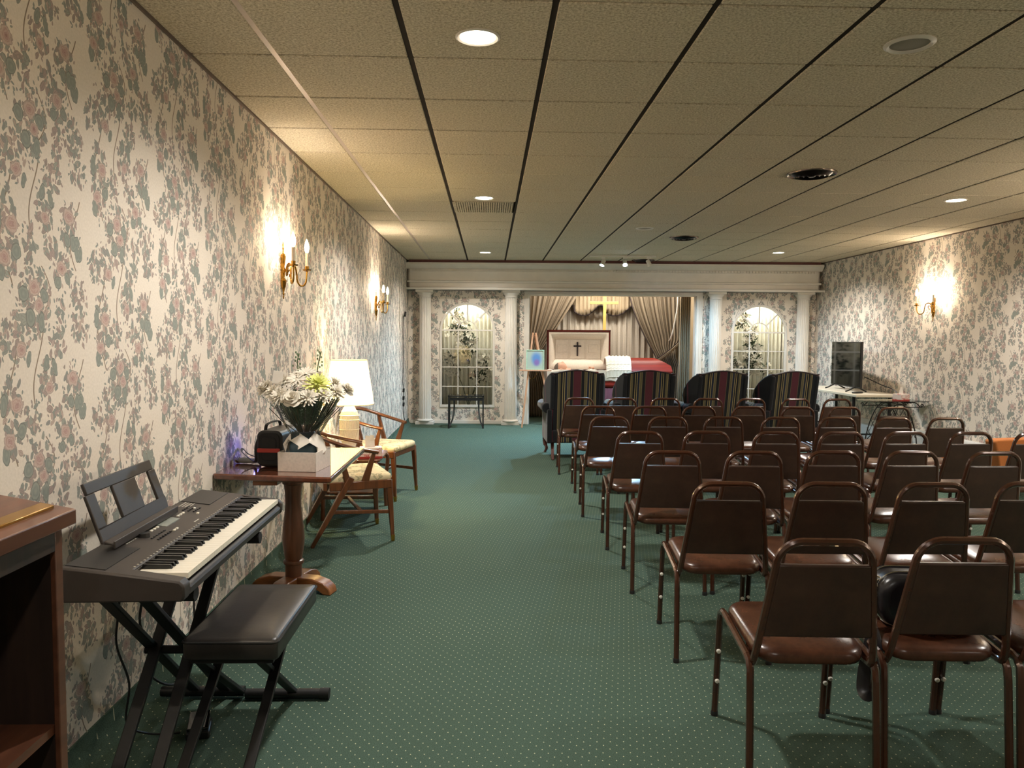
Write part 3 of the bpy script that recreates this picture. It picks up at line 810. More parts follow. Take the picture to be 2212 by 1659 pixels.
# white bedding and overlay
m = MB()
def bed(u, v):
    x = lerp(Lx+.045, .02, u); y = lerp(.052,.588,v)
    z = .775 + .03*math.sin(9*u+3*v) + .012*math.sin(34*u+6*v) + .075*(abs(2*v-1)**6) 
    return (x,y,z)
m.grid(50, 16, bed); m.build('bedding', W['satin'], ck)
m = MB()
def over(u, v):
    x = lerp(Lx-.015, .12, u) ; w = v*.36
    if w < .06: y, z = .055-w, .905+.012*math.sin(30*u)
    else: y, z = -.018-.012*math.sin(23*u+v*3)-.006*math.sin(51*u), .905-(w-.06)*.62-.02*math.sin(6*u)
    return (x, y, z+.006*math.sin(40*u+9*v))
m.grid(70, 14, over); m.build('overlay', W['satin'], ck, solid=.006)
m = MB().ell((Lx+.22,.32,.855),(.17,.19,.06),16,9); m.build('pillow', W['satin'], ck)
# stand with pleated skirt under the casket
st_ = thing('casket_stand', 'low stand with pleated mauve skirt under the casket', 'stand', FR(3.43,.42), FA)
MB().box(-.9,.9,-.26,.26,.585,.63).build('platform', W['caskd'], st_, bevel=.004)
def sk(u, v):
    per = [(-.92,-.28),(.92,-.28),(.92,.28),(-.92,.28)]
    L = [1.84,.56,1.84,.56]; t = u*sum(L); k = 0
    while t > L[k] and k < 3: t -= L[k]; k += 1
    p, q = per[k], per[(k+1)%4]; f = t/L[k]; nx, ny = (q[1]-p[1])/L[k], -(q[0]-p[0])/L[k]
    o = .012*math.sin(2*PI*u*70)*(1.3-v)
    return (lerp(p[0],q[0],f)+nx*o, lerp(p[1],q[1],f)+ny*o, .01+.60*v)
MB().grid(560, 4, sk).build('skirt', W['mauve'], st_, solid=.002)
# knitted blanket over the foot end
m = MB(); n2 = len(P)
bw0, bw1 = -.045, .375
fr = P[:-2]
def blk(u, v):
    i = v*(len(fr)-1); a_ = int(min(i, len(fr)-2)); f = i-a_
    y = lerp(fr[a_][0], fr[a_+1][0], f); z = lerp(fr[a_][1], fr[a_+1][1], f)
    if v < .04: z -= .10
    w = lerp(bw0-.10*(1-v)*0, bw1, u)
    r = .012 + .009*math.sin(2*PI*u*7)*abs(math.sin(2*PI*v*9)) + .004*math.sin(2*PI*v*18)
    ny, nz = (y-.32), (z-.75); l = math.hypot(ny,nz)
    s = max(0, -w-.0)/.045
    return (w - .02*(1-v), y+ny/l*r, z+nz/l*r+.01 - .03*s)
m.grid(80, 60, blk)
tag(m.build('knitted_blanket', W['knit'], loc=FR(3.43,.10), rotz=FA, solid=.006), 'white cable knit blanket folded over the closed half of the casket', 'blanket')
# person resting in the casket: one continuous body, head to the left
pe = thing('person', 'person lying at rest in the open casket, head on the white pillow', 'person', FR(3.43,.10,.0), FA)
def skinned(name, chain, mat, parent, sub=2):
    vs = []; es = []; rs = []
    for c_ in chain:
        prev = None
        for (p, r, ref) in c_:
            if ref is not None: prev = ref; continue
            vs.append(p); rs.append(r)
            if prev is not None: es.append((prev, len(vs)-1))
            prev = len(vs)-1
    me = bpy.data.meshes.new(name); me.from_pydata(vs, es, []); me.update()
    o = bpy.data.objects.new(name, me); COL.objects.link(o); me.materials.append(mat); o.parent = parent
    md = o.modifiers.new('skin','SKIN'); 
    for i, r in enumerate(rs):
        sv = me.skin_vertices[0].data[i]; sv.radius = (r, r) if not isinstance(r, tuple) else r
        sv.use_root = (i == 0)
    s = o.modifiers.new('sub','SUBSURF'); s.levels = sub; s.render_levels = sub
    for p_ in me.polygons: p_.use_smooth = True
    return o
hx = Lx+.24; hy = .32
# head with face looking up
m = MB()
def head(u, v):
    th = 2*PI*u; ph = PI*v   # v along body axis: crown (0) to chin (1)
    r = math.sin(ph)
    x = hx - .112*math.cos(ph)
    w = .076*r*(1-.18*v); h = .095*r
    y = hy + w*math.cos(th); z = .93 + h*math.sin(th)*(1.0 if math.sin(th) > 0 else .85)
    up = math.sin(th)
    if up > .5:
        t = abs(math.cos(th))
        z += .026*math.exp(-((v-.60)/.09)**2)*math.exp(-(t/.16)**2)       # nose
        z += .008*math.exp(-((v-.76)/.035)**2)*math.exp(-(t/.30)**2)      # lips
        z -= .010*math.exp(-((v-.48)/.05)**2)*math.exp(-((t-.42)/.15)**2) # eye sockets
        z += .006*math.exp(-((v-.40)/.05)**2)
    return (x, y, z)
m.grid(40, 32, head, closeu=True)
m.tube([(hx+.06,hy,.895),(hx+.16,hy,.875)], .055, 14)
for s in (-1,1): m.ell((hx+.0,hy+s*.078,.915),(.03,.012,.02),10,7)
m.build('head', W['skin'], pe)
m = MB()
m.grid(36, 14, lambda u, v: (lambda p: (p[0]-.004, hy+(p[1]-hy)*1.08, .93+(p[2]-.93)*1.07))(head(u, v*.36 + (.10*max(0,-math.sin(2*PI*u))))), closeu=True)
m.build('hair', W['hair'], pe)
bx = hx+.16
skinned('body', [
  [((bx+.34,hy,.805),(.13,.06),None),((bx+.18,hy,.81),(.15,.06),None),((bx+.05,hy,.825),(.13,.05),None),((bx-.02,hy,.865),(.055,.055),None)],
  [(None,None,2),((bx+.07,hy-.17,.845),.05,None),((bx+.30,hy-.19,.85),.042,None),((bx+.36,hy-.08,.90),.034,None),((bx+.37,hy-.01,.915),.026,None)],
  [(None,None,2),((bx+.07,hy+.17,.845),.05,None),((bx+.30,hy+.19,.85),.042,None),((bx+.37,hy+.08,.90),.034,None),((bx+.385,hy+.02,.93),.026,None)],
  [(None,None,0),((bx+.55,hy-.08,.82),.08,None),((bx+.95,hy-.08,.81),.06,None)],
  [(None,None,0),((bx+.55,hy+.08,.82),.08,None),((bx+.95,hy+.08,.81),.06,None)]], W['suit'], pe)
for s, z in ((-1,.925),(1,.945)):
    m = MB(); x0 = bx+.375
    m.ell((x0,hy+s*.0,z),(.038,.045,.016),12,8)
    for k in range(4): m.tube(spline([(x0-.025+.017*k,hy-s*.03,z+.004),(x0-.025+.017*k,hy-s*.062,z+.008-.001*k),(x0-.025+.017*k,hy-s*(.088-.004*abs(k-1.5)),z-.006)],4), .0085, 8)
    m.tube(spline([(x0-.03,hy+s*.005,z+.004),(x0-.048,hy-s*.03,z+.01),(x0-.05,hy-s*.055,z+.006)],4), .0095, 8)
    m.build('hand', W['skin'], pe)

# ---------------------------------------------------------------- easel and print
ez = thing('easel', 'pale wooden tripod easel at the left edge of the alcove', 'easel', FR(2.16,-.50), FA)
tp = V((-.035,.02,1.55))
MB().bar((-.045,.03,1.53),(-.215,-.02,.0),.028,.022).build('leg', W['easel'], ez, bevel=.002)
MB().bar((.0,.03,1.53),(.27,-.02,.0),.028,.022).build('leg', W['easel'], ez, bevel=.002)
MB().bar((-.02,.05,1.50),(.31,.44,.0),.028,.022).build('leg', W['easel'], ez, bevel=.002)
MB().box(-.26,.255,-.06,.02,.915,.938).build('tray', W['easel'], ez, bevel=.003)
MB().tube(spline([(-.11,.0,.90),(-.09,.01,.80),(-.04,.02,.79),(.01,.04,.84),(.025,.1,.9)],5),.004,5).build('chain', W['brass'], ez)
pr = thing('framed_print', 'square soft blue print in a mint frame resting on the easel', 'picture', FR(2.16,-.50) + V((0,0,.9385)), FA)
fr_ = MB()
for q in ((-.15,.135,0,.012),(-.15,.135,.305,.317),(-.15,-.138,.012,.305),(.123,.135,.012,.305)): fr_.box(q[0],q[1],-.05,-.02,q[2],q[3])
fr_.build('frame', W['mint'], pr, bevel=.002)
MB().box(-.139,.124,-.042,-.024,.011,.306).build('print', W['canvas'], pr, smooth=False)

# ---------------------------------------------------------------- branches in the niches
def foliage(root, blobs, nleaf, size, mat, name, seed, flat=.25):
    r = random.Random(seed); m = MB()
    for (c, rad, k) in blobs:
        for _ in range(k):
            while True:
                d = V((r.uniform(-1,1), r.uniform(-1,1), r.uniform(-1,1)))
                if d.length < 1: break
            p = V(c)+V((d.x*rad[0], d.y*rad[1], d.z*rad[2]))
            q = Euler((r.uniform(-1.4,1.4), r.uniform(-1.4,1.4), r.uniform(0,6.3))).to_matrix()
            s = size*r.uniform(.7,1.3)
            pts = [(0,0,0),(.35,.28,.06),(1,0,-.08),(.35,-.28,.06)]
            m.add([p + q @ (V(a)*s) for a in pts], [(0,1,2),(0,2,3)])
    return m.build(name, mat, root, smooth=False)
def blossoms(root, spots, size, mat, name, seed, petals=6):
    r = random.Random(seed); m = MB()
    for c in spots:
        q = Euler((r.uniform(.6,1.9), r.uniform(-.7,.7), r.uniform(-.5,.5))).to_matrix(); s = size*r.uniform(.75,1.25)
        for k in range(petals):
            a = 2*PI*k/petals; R = Matrix.Rotation(a,3,'Z')
            pts = [(0,0,0),(.5,.3,.14),(1,.12,.30),(1,-.12,.30),(.5,-.3,.14)]
            m.add([V(c) + q @ (R @ (V(p)*s)) for p in pts], [(0,1,2,3,4)])
        m.ell(c, (s*.2,)*3, 6, 4)
    return m.build(name, mat, root, smooth=False)
def rnd_in(r, blobs, n):
    out = []
    for _ in range(n):
        c, rad, k = r.choice(blobs); out.append((c[0]+r.uniform(-1,1)*rad[0], c[1]-abs(r.uniform(.3,1))*rad[1], c[2]+r.uniform(-1,1)*rad[2]))
    return out
for i, c in enumerate(WC):
    t = thing('flower_arrangement', ['tall branch of white blossoms in the left arched niche', 'tall branch of white blossoms in the right arched niche'][i], 'flowers', FR(c,.33,.22), FA, 'white branches in the arched niches')
    if i == 0:
        bl = [((-.20,0,1.62),(.10,.06,.14),55),((-.16,0,1.36),(.22,.08,.12),120),((-.02,0,1.22),(.18,.08,.10),90),((-.02,0,1.02),(.15,.07,.12),110),((-.06,0,.84),(.07,.05,.06),30),((-.33,0,.86),(.12,.06,.10),60),((-.25,0,.66),(.12,.06,.08),50),((.22,0,.58),(.18,.07,.12),90),((.26,0,.82),(.1,.05,.12),30)]
        stems = [[(0,0,.03),(.0,0,.5),(-.02,0,.9),(-.1,0,1.3),(-.25,0,1.72)],[(0,0,.03),(-.12,0,.45),(-.33,0,.9)],[(0,0,.03),(.12,0,.4),(.28,0,.85)],[(0,0,.05),(.1,.0,.3),(.2,-.02,.5)]]
    else:
        bl = [((-.18,0,1.66),(.10,.06,.13),60),((-.22,0,1.50),(.14,.06,.10),60),((-.06,0,1.32),(.12,.07,.12),80),((-.01,0,1.12),(.14,.07,.12),90),((.0,0,.90),(.14,.07,.13),150),((-.33,0,.80),(.12,.06,.12),90),((-.06,0,.72),(.14,.06,.08),70),((.2,0,.72),(.12,.06,.1),30)]
        stems = [[(0,0,.03),(.0,0,.5),(0,0,.9),(-.03,0,1.3),(-.22,0,1.75)],[(0,0,.03),(-.15,0,.45),(-.34,0,.85)],[(0,0,.03),(.12,0,.4),(.24,0,.75)]]
    m = MB()
    for s in stems: m.tube(spline(s,6), .006, 6)
    m.build('stems', W['stem'], t)
    foliage(t, bl, 0, .062, W['leaf'], 'leaves', 5+i)
    rr = random.Random(3+i); blossoms(t, rnd_in(rr, bl, 85), .052, W['petal'], 'blossoms', 9+i, 5)
    MB().lathe([(0,0),(.13,0),(.15,.03),(.14,.035),(.03,.03),(0,.03)], n=24).build('dish', W['ceramic'], t)

# ---------------------------------------------------------------- small black table before the left window
p0 = V((-.37,12.37,0))
t = thing('nesting_table', 'black metal side table with glass top under the left arched window', 'side table', p0, 0)
w, dp = .285, .16
m = MB(); m.box(-w,w,-dp,-dp+.018,.505,.525); m.box(-w,w,dp-.018,dp,.505,.525); m.box(-w,-w+.018,-dp,dp,.505,.525); m.box(w-.018,w,-dp,dp,.505,.525); m.build('top_frame', W['blackm'], t)
MB().box(-w+.015,w-.015,-dp+.015,dp-.015,.515,.523).build('glass_top', W['tglass'], t, smooth=False)
m = MB(); m.box(-w,w,-dp,-dp+.016,.445,.47); m.box(-w,w,dp-.016,dp,.445,.47); m.box(-.02,.02,-dp-.002,-dp+.016,.47,.505); m.box(-w+.06,w-.06,-dp,-dp+.014,.476,.49); m.build('lower_rail', W['blackm'], t)
for sx in (-1,1):
    MB().bar((sx*(w-.013),-dp+.01,.51),(sx*(w-.013),-dp+.01,0),.024,.018).build('leg', W['blackm'], t)
    MB().tube(spline([(sx*(w-.085),dp-.02,.46),(sx*(w-.085),dp-.03,.28),(sx*(w-.06),0,.12),(sx*(w-.015),-dp+.02,.02)],8), .013, 6).build('curved_leg', W['blackm'], t)
    MB().bar((sx*(w-.013),dp-.01,.51),(sx*(w-.013),dp-.01,0),.018,.018).build('leg', W['blackm'], t)

# ================================================================== WING CHAIRS
def make_wing(label):
    t = thing('wing_chair', label, 'armchair', (0,0,0), 0, 'striped wing chairs in the front row')
    def top(x):
        a = abs(x)/.31; return 1.072 - .055*(a**1.7) + .02*math.exp(-((a-1)/.1)**2)
    n = 26
    front = [(-.31+.62*i/n) for i in range(n+1)]
    poly = [(.305,.22)] + [(x, top(x)) for x in front[::-1]] + [(-.305,.22)]
    m = MB().prism(poly, 'y', 0, .10)
    lean = lambda p: V((p.x, p.y + .10 - .17*max(0,p.z-.30), p.z))
    m.map(lean); m.build('backrest', W['str_x'], t, bevel=.018, seg=3, ang=35)
    MB().tube([lean(V((x, .002, top(x)-.004))) for x in front], .008, 6).build('piping', W['trimd'], t)
    for s in (-1,1):
        # wing: scalloped side panel flaring outward
        out = [(.0,.60),(.0,1.03),(.05,1.035),(.13,1.0),(.22,.93),(.285,.84),(.30,.76),(.26,.68),(.22,.60)]
        m = MB().prism(out, 'x', -.024, .024)
        def wf(p, s=s):
            q = lean(V((0,0,p.z))); return V((s*(.285 + p.y*.28 - .10*p.y*p.y) + p.x, q.y-.02 + p.y*1.0, p.z - (.025 if p.y < .04 and p.z > 1 else 0)))
        m.map(wf); m.build('wing', W['str_y'], t, bevel=.016, seg=3, ang=35)
        # rolled arm and its side panel
        m = MB(); m.prism([(.02,.2),(.02,.6),(.66,.57),(.68,.3),(.66,.2)], 'x', s*.29, s*.345)
        m.lathe([(.0,-.33),(.05,-.33),(.062,-.31),(.062,.29),(.05,.31),(.0,.31)], c=(s*.345,.38,.615), n=20, rot=(PI/2,0,0))
        m.build('arm', W['str_y'], t, bevel=.012, ang=35)
        MB().tube(spline([(s*.29,.66,.22),(s*.305,.70,.17),(s*.30,.70,.11),(s*.285,.675,.06),(s*.295,.70,.02),(s*.30,.715,.0)],5), [.032]*6+[.027]*6+[.02]*6+[.016]*7+[.021]*6, 8).build('front_leg', W['cabr'], t)
        MB().bar((s*.27,.16,.22),(s*.275,.04,0),.042,.042,.028,.028).build('rear_leg', W['cabr'], t, bevel=.003)
    MB().box(-.33,.33,.05,.66,.2,.35).build('seat_base', W['str_x'], t, bevel=.02)
    MB().pad(rrect(.58,.56,.06,5,0,.40), [(.94,.35),(1,.38),(1,.46),(.95,.485),(.6,.5)]).build('seat_cushion', W['str_x'], t)
    return t
wl = ['striped wing chair at the left end of the front row', 'striped wing chair directly before the closed half of the casket', 'striped wing chair third from the easel in the front row', 'striped wing chair nearest the television in the front row']
wing = make_wing(wl[0])
for i, (x, y, a) in enumerate(((1.03,9.02,1.5),(1.885,9.05,3),(2.76,9.05,9),(3.62,9.05,10))):
    o = wing if i == 0 else copy_tree(wing)
    o.location = (x, y, 0); o.rotation_euler = (0,0,math.radians(a)); o['label'] = wl[i]

# ================================================================== TELEVISION CORNER
tt = thing('folding_table', 'cream topped folding table with dark legs carrying the television', 'table', (5.07,10.85,0), 0)
MB().box(-.315,.30,-1.0,1.0,.705,.74).build('tabletop', W['tablewhite'], tt, bevel=.006)
for s in (-1,1):
    for q in (-.24,.24): MB().tube([(q,s*.78,.705),(q,s*.80,.0)], .02, 8).build('leg', W['blackm'], tt)
    MB().bar((-.24,s*.79,.2),(.24,s*.79,.2),.02,.02).build('crossbar', W['blackm'], tt)
a, b = V((5.075,11.32,0)), V((4.985,10.24,0)); dv = (b-a).normalized(); L = (b-a).length; ang = math.atan2(dv.y, dv.x)
tv = thing('television', 'black flat screen television turned to the room at the right wall', 'television', ((a.x+b.x)/2,(a.y+b.y)/2,.74), ang)
MB().box(-L/2,L/2,.004,.035,.055,.685).build('case', W['black'], tv, bevel=.004)
MB().box(-L/2+.012,L/2-.012,-.002,.004,.072,.673).build('screen', W['tvs'], tv, smooth=False)
for s in (-1,1):
    MB().tube([(s*L*.36-.0,-.13,.008),(s*L*.36,-.09,.02),(s*L*.36,.015,.075),(s*L*.36,.12,.02),(s*L*.36,.15,.008)], .010, 8).build('stand_foot', W['black'], tv)
tag(MB().tube(spline([(5.10,10.35,.95),(5.22,10.15,.86),(5.29,9.93,.80),(5.28,9.82,.72),(5.26,9.80,.5),(5.12,9.9,.35),(5.0,10.05,.12)],7), .006, 6).build('power_cord', W['wire']), 'thin black cord drooping from the television past the table', 'cord')
rc = MB().box(-.09,.09,-.022,.022,0,.02); tag(rc.build('remote_control', W['black'], loc=(4.90,10.12,.741), rotz=.5, bevel=.005), 'small black remote lying before the television foot', 'remote')
# iron table with a glass top
it = thing('iron_table', 'wrought iron side table with arched lattice ends and glass top', 'side table', (5.0,9.42,0), .12)
MB().pad(rrect(.74,.42,.03), [(1,.695),(1,.703)]).build('glass_top', W['tglass'], it, smooth=False)
for s in (-1,1):
    e = MB(); y = s*.15
    # arch: two legs rising to the top, scrolls under the glass, lattice inside
    ap = [(-.26+.52*i/24, y, .03+.64*math.sin(PI*i/24)**.55) for i in range(25)]
    e.tube(ap, .008, 6)
    for k in range(-3,4):
        for sg in (-1,1):
            pts = []
            for i in range(12):
                z = .05+.55*i/11; x = k*.1 + sg*(z-.3)*.5
                lim = .25*math.sqrt(max(0,1-((z-.03)/.66)**3))
                if abs(x) < lim: pts.append((x,y,z))
            if len(pts) > 1: e.tube(pts, .0035, 4)
    e.tube([(-.3,y,.63),(.3,y,.63)], .006, 6)
    for sx in (-1,1):
        sc = [(sx*(.30+.022*math.cos(a_/10*5.5)*(1-a_/16)), y, .645+.022*math.sin(a_/10*5.5)*(1-a_/16)) for a_ in range(11)]
        e.tube(sc, .006, 6)
        e.tube(spline([(sx*.28,y,.63),(sx*.2,y,.685),(sx*.05,y,.68)],5), .006, 6)
        e.tube([(sx*.26,y,.03),(sx*.265,y,0)], .009, 6)
    e.build('end_frame', W['iron'], it)
MB().tube([(-.2,-.15,.16),(-.2,.15,.16)], .006, 6).tube([(.2,-.15,.16),(.2,.15,.16)], .006, 6).tube([(-.15,-.15,.68),(-.15,.15,.68)], .006, 6).tube([(.15,-.15,.68),(.15,.15,.68)], .006, 6).build('crossbar', W['iron'], it)
def tissue(label, loc, rz, sx, sy, sz, s=1):
    t = thing('tissue_box', label, 'tissue box', loc, rz)
    MB().box(-sx/2,sx/2,-sy/2,sy/2,.0,sz).build('carton', W['tissue1'], t, bevel=.003)
    MB().box(-sx/2-.001,sx/2+.001,-sy/2-.001,sy/2+.001,.0,sz*.2).build('lower_band', W['red'], t)
    m = MB(); m.grid(22, 8, lambda u, v: ((.5*sx*.45*math.cos(2*PI*u))*(1-.35*v)+.012*math.sin(9*u*PI)*v, (.05*sy*3*math.sin(2*PI*u))*(1-.5*v), sz-.004+v*s*(.07+.02*math.sin(2*PI*u*2))), closeu=True)
    m.build('tissue', W['paper'], t)
    return t
tissue('floral tissue box on the glass topped iron table', (5.08,9.36,.704), .5, .17, .115, .085)
# orange upholstered chair by the right wall
oc = thing('upholstered_chair', 'low orange upholstered chair at the right wall beyond the chair rows', 'armchair', (4.755,7.09,0), .25)
MB().pad(rrect(.62,.6,.08,5,0,.05), [(.95,.12),(1,.15),(1,.36),(.95,.40),(.6,.42)]).build('seat', W['orange'], oc)
m = MB().prism([(-.27,.3),(-.34,.545),(-.32,.565),(.32,.565),(.34,.545),(.27,.3)], 'y', -.32, -.20); m.build('backrest', W['orange'], oc, bevel=.025, seg=3)
for sx in (-1,1):
    for sy in (-.2,.26): MB().bar((sx*.25,sy,.13),(sx*.26,sy,0),.04,.04,.025,.025).build('leg', W['oakleg'], oc)
# ================================================================== WALL SCONCES
def sconce(label, loc, rz, pw):
    t = thing('wall_sconce', label, 'wall light', loc, rz, 'brass candle sconces')
    m = MB()  # back plate: tall turned finial (local +X points into the room)
    m.lathe([(0,-.17),(.006,-.165),(.008,-.15),(.005,-.145),(.011,-.135),(.006,-.125),(.022,-.09),(.03,-.06),(.034,-.05),(.03,-.045),(.012,-.03),(.02,0),(.024,.02),(.012,.04),(.02,.07),(.026,.1),(.028,.115),(.02,.122),(.008,.128),(.006,.15),(.011,.158),(.006,.168),(.009,.18),(.004,.195),(0,.205)], c=(.02,0,0), n=16)
    m.map(lambda p: V((.002+(p.x-.0)*.62, p.y*.82, p.z)))
    m.box(0,.02,-.012,.012,-.06,.1)
    m.build('back_plate', W['brass'], t)
    for s in (-1,1):
        pts = spline([(.03,0,.01),(.05,s*.02,.055),(.075,s*.055,.05),(.082,s*.075,.0),(.085,s*.085,-.05),(.1,s*.125,-.075),(.12,s*.163,-.05),(.125,s*.18,.03)],6)
        arm = MB().tube(pts, .0062, 8)
        arm.tube(spline([(.04,0,.0),(.055,s*.03,.03),(.05,s*.05,.005),(.045,s*.035,-.02),(.05,s*.02,-.005)],5), .004, 6)
        a = arm.build('arm', W['brass'], t)
        MB().lathe([(.004,.025),(.026,.032),(.03,.04),(.014,.042),(.014,.062),(.011,.062)], c=(.125,s*.18,0), n=16).build('drip_pan', W['brass'], a)
        MB().lathe([(0,.05),(.0105,.05),(.0105,.15),(0,.15)], c=(.125,s*.18,0), n=14).build('candle', W['candle'], a)
        MB().lathe([(0,.15),(.008,.152),(.015,.175),(.016,.19),(.011,.215),(.004,.235),(0,.243)], c=(.125,s*.18,0), n=14).build('bulb', W['bulb'], a)
        point('candle_lamp', (.125,s*.18,.195), pw, (1,.87,.72), .017, t)
SP = globals().get('SPW', (7,8,9))
sconce('two armed brass candle sconce on the left wall, the nearer one above the wooden table', (XL,5.10,1.845), 0, SP[0])
sconce('two armed brass candle sconce on the left wall near the front corner', (XL,9.22,1.80), 0, SP[1])
sconce('two armed brass candle sconce alone on the right wall', (XR,9.28,1.845), PI, SP[2])
sconce('brass candle sconce on the left wall near the lectern, outside the photo', (XL,.98,1.845), 0, SP[3])  # this and the next two are unseen, added to brighten ceiling and walls
sconce('brass candle sconce on the right wall beside the fourth chair row', (XR,5.16,1.845), PI, SP[4])
sconce('brass candle sconce on the right wall near the camera', (XR,1.04,1.845), PI, SP[5])
# conduit and dangling cable at the front end of the left wall
tag(MB().tube([(XL+.012,11.66,2.69),(XL+.012,11.66,1.55)], .008, 6).build('conduit', W['white']), 'thin white conduit running down the left wall at the front corner', 'conduit')
cb_ = MB().tube(spline([(XL+.03,12.1,1.79),(XL+.02,12.02,1.72),(XL+.018,12.02,1.4),(XL+.022,12.0,1.0),(XL+.014,12.02,.75),(XL+.03,11.98,.62),(XL+.02,12.0,.3),(XL+.05,12.02,.12)],8), .006, 6)
cb = tag(cb_.build('hanging_cable', W['wire']), 'black cable with plugs dangling on the left wall at the front corner', 'cable')
MB().obox((XL+.04,12.12,1.80),(.03,.12,.03),(.5,0,0)).build('connector', W['wire'], cb, bevel=.004)
for z in (.62,.5,.4): MB().obox((XL+.03,11.98,z),(.03,.03,.06),(.2,.1,0)).build('plug', W['wire'], cb, bevel=.004)

# ================================================================== KEYBOARD
KX, KY = -1.04, 2.705
kb = thing('electric_keyboard', 'grey black electric keyboard with music rest on a folding stand', 'keyboard', (KX,KY,.0), .02)
HL = .56
def xz(poly, a, b): return MB().prism(poly, 'y', a, b)
m = xz([(-.172,.685),(-.178,.70),(-.178,.765),(-.16,.787),(.02,.764),(.02,.738),(.17,.722),(.176,.71),(.172,.69),(.16,.68)], -HL+.05, HL-.03)
for a, b in ((-HL,-HL+.05),(HL-.03,HL)): m.prism([(-.172,.685),(-.178,.70),(-.178,.765),(-.16,.787),(.02,.764),(.165,.744),(.178,.73),(.178,.70),(.172,.685)], 'y', a, b)
m.build('body', W['charcoal'], kb, bevel=.006, ang=30)
slope = lambda x: .787 + (x+.16)*(.764-.787)/.18
y0k = -HL+.06; nk = 45; kw = (2*HL-.06-.045)/nk
wk = MB(); bk = MB()
for k in range(nk):
    y = y0k + k*kw
    wk.box(.022,.168,y+.0006,y+kw-.0006,.735,.7515)
    note = (k+2) % 7   # starts on E: C=0
    if note in (0,1,3,4,5) and k < nk-1:
        bk.prism([(.022,.75),(.108,.75),(.102,.763),(.022,.765)], 'y', y+kw-.0055, y+kw+.0055)
wk.build('white_keys', W['keyw'], kb, smooth=False); bk.build('black_keys', W['keyb'], kb, bevel=.001, seg=1)
def panel(name, mat, x0, x1, y0, y1, h=.002, bev=0):
    m = MB(); z0, z1 = slope(x0), slope(x1)
    m.add([(x0,y0,z0-.003),(x1,y0,z1-.003),(x1,y1,z1-.003),(x0,y1,z0-.003),(x0,y0,z0+h),(x1,y0,z1+h),(x1,y1,z1+h),(x0,y1,z0+h)], [(0,3,2,1),(4,5,6,7),(0,1,5,4),(1,2,6,5),(2,3,7,6),(3,0,4,7)])
    return m.build(name, mat, kb, smooth=False, bevel=bev)
panel('speaker_grille', W['black'], -.155,-.045, -HL+.02,-HL+.245)
panel('speaker_grille', W['black'], -.155,-.045, HL-.245,HL-.02)
panel('display', W['lcd'], -.105,-.068, -.05, .07)
m = MB()
def btn(x, y, w, l, h=.004): 
    z = slope(x); m.box(x-w/2, x+w/2, y-l/2, y+l/2, z-.002, z+h)
for k in range(3): btn(-.09+.014*0, -.12+.024*k-.0, .008, .014); btn(-.085, .10+.024*k, .008, .014)
for k in range(2): btn(-.03, -.08+.022*k, .008, .013)
btn(-.075,.235,.008,.014); btn(-.12,-.235,.008,.014); btn(-.04,.17,.008,.014)
m.build('white_buttons', W['keyw'], kb, bevel=.001, seg=1)
m = MB()
for r_ in range(2):
    for k in range(6): btn(-.055+.02*r_, -.20+.02*k, .006, .011, .003)
for r_ in range(3):
    for k in range(4): btn(-.10+.02*r_, .19+.02*k, .006, .012, .003)
m.build('grey_buttons', W['black'], kb, smooth=False)
m = MB(); z = slope(-.085); m.lathe([(0,z-.002),(.019,z-.002),(.017,z+.012),(0,z+.013)], c=(-.085,-.19,0), n=20); m.build('dial', W['black'], kb)
m = MB()
for k in range(44):
    z = slope(.012); m.box(.008,.013,y0k+kw*(k+.6),y0k+kw*(k+.6)+.006,z-.001,z+.0008)
m.build('key_marks', W['mark'], kb, smooth=False); m = MB()
for k in range(5): 
    for j in range(4):
        x = -.135+.011*j; z = slope(x); 
        m.box(x,x+.006,-.29+.015*k-.01*0,-.29+.015*k+.009,z-.001,z+.0008); 
m.build('menu_print', W['mark'], kb, smooth=False); m = MB()
for k in range(5):
    for j in range(4):
        x = -.135+.011*j; z = slope(x); m.box(x,x+.006,.235+.015*k,.235+.015*k+.009,z-.001,z+.0008)
m.build('menu_print', W['mark'], kb, smooth=False); m = MB()
for y in (.05,): z = slope(-.01); m.box(-.012,-.008,y,y+.045,z-.001,z+.0008)
m.build('printed_marks', W['mark'], kb, smooth=False)
# music rest
m = MB()
def rp(y, h, th=0): # point on the tilted plate
    return (-.128 - .062*h/.18 + th, y, .803 + h)
def plate(y0,y1,h0,h1):
    a = [rp(y0,h0),rp(y1,h0),rp(y1,h1),rp(y0,h1)]; b = [(p[0]-.010,p[1],p[2]-.004) for p in a]
    m.add(a+b, [(0,1,2,3),(7,6,5,4),(0,4,5,1),(1,5,6,2),(2,6,7,3),(3,7,4,0)])
ra, rb = -.37, .13
plate(ra,rb,.0,.042); plate(ra+.01,rb-.012,.145,.18); plate(ra,ra+.055,.042,.145); plate(rb-.055,rb,.042,.145); plate(ra+.17,rb-.165,.042,.145)
a = [rp(ra,0),rp(rb,0),(-.098,rb,.795),(-.098,ra,.795)]; b = [(p[0],p[1],p[2]+.007) for p in a]
m.add(a+b, [(3,2,1,0),(4,5,6,7),(0,1,5,4),(1,2,6,5),(2,3,7,6),(3,0,4,7)])
m.box(-.101,-.095,ra,rb,.785,.81)
m.build('music_rest', W['charcoal'], kb, bevel=.003)
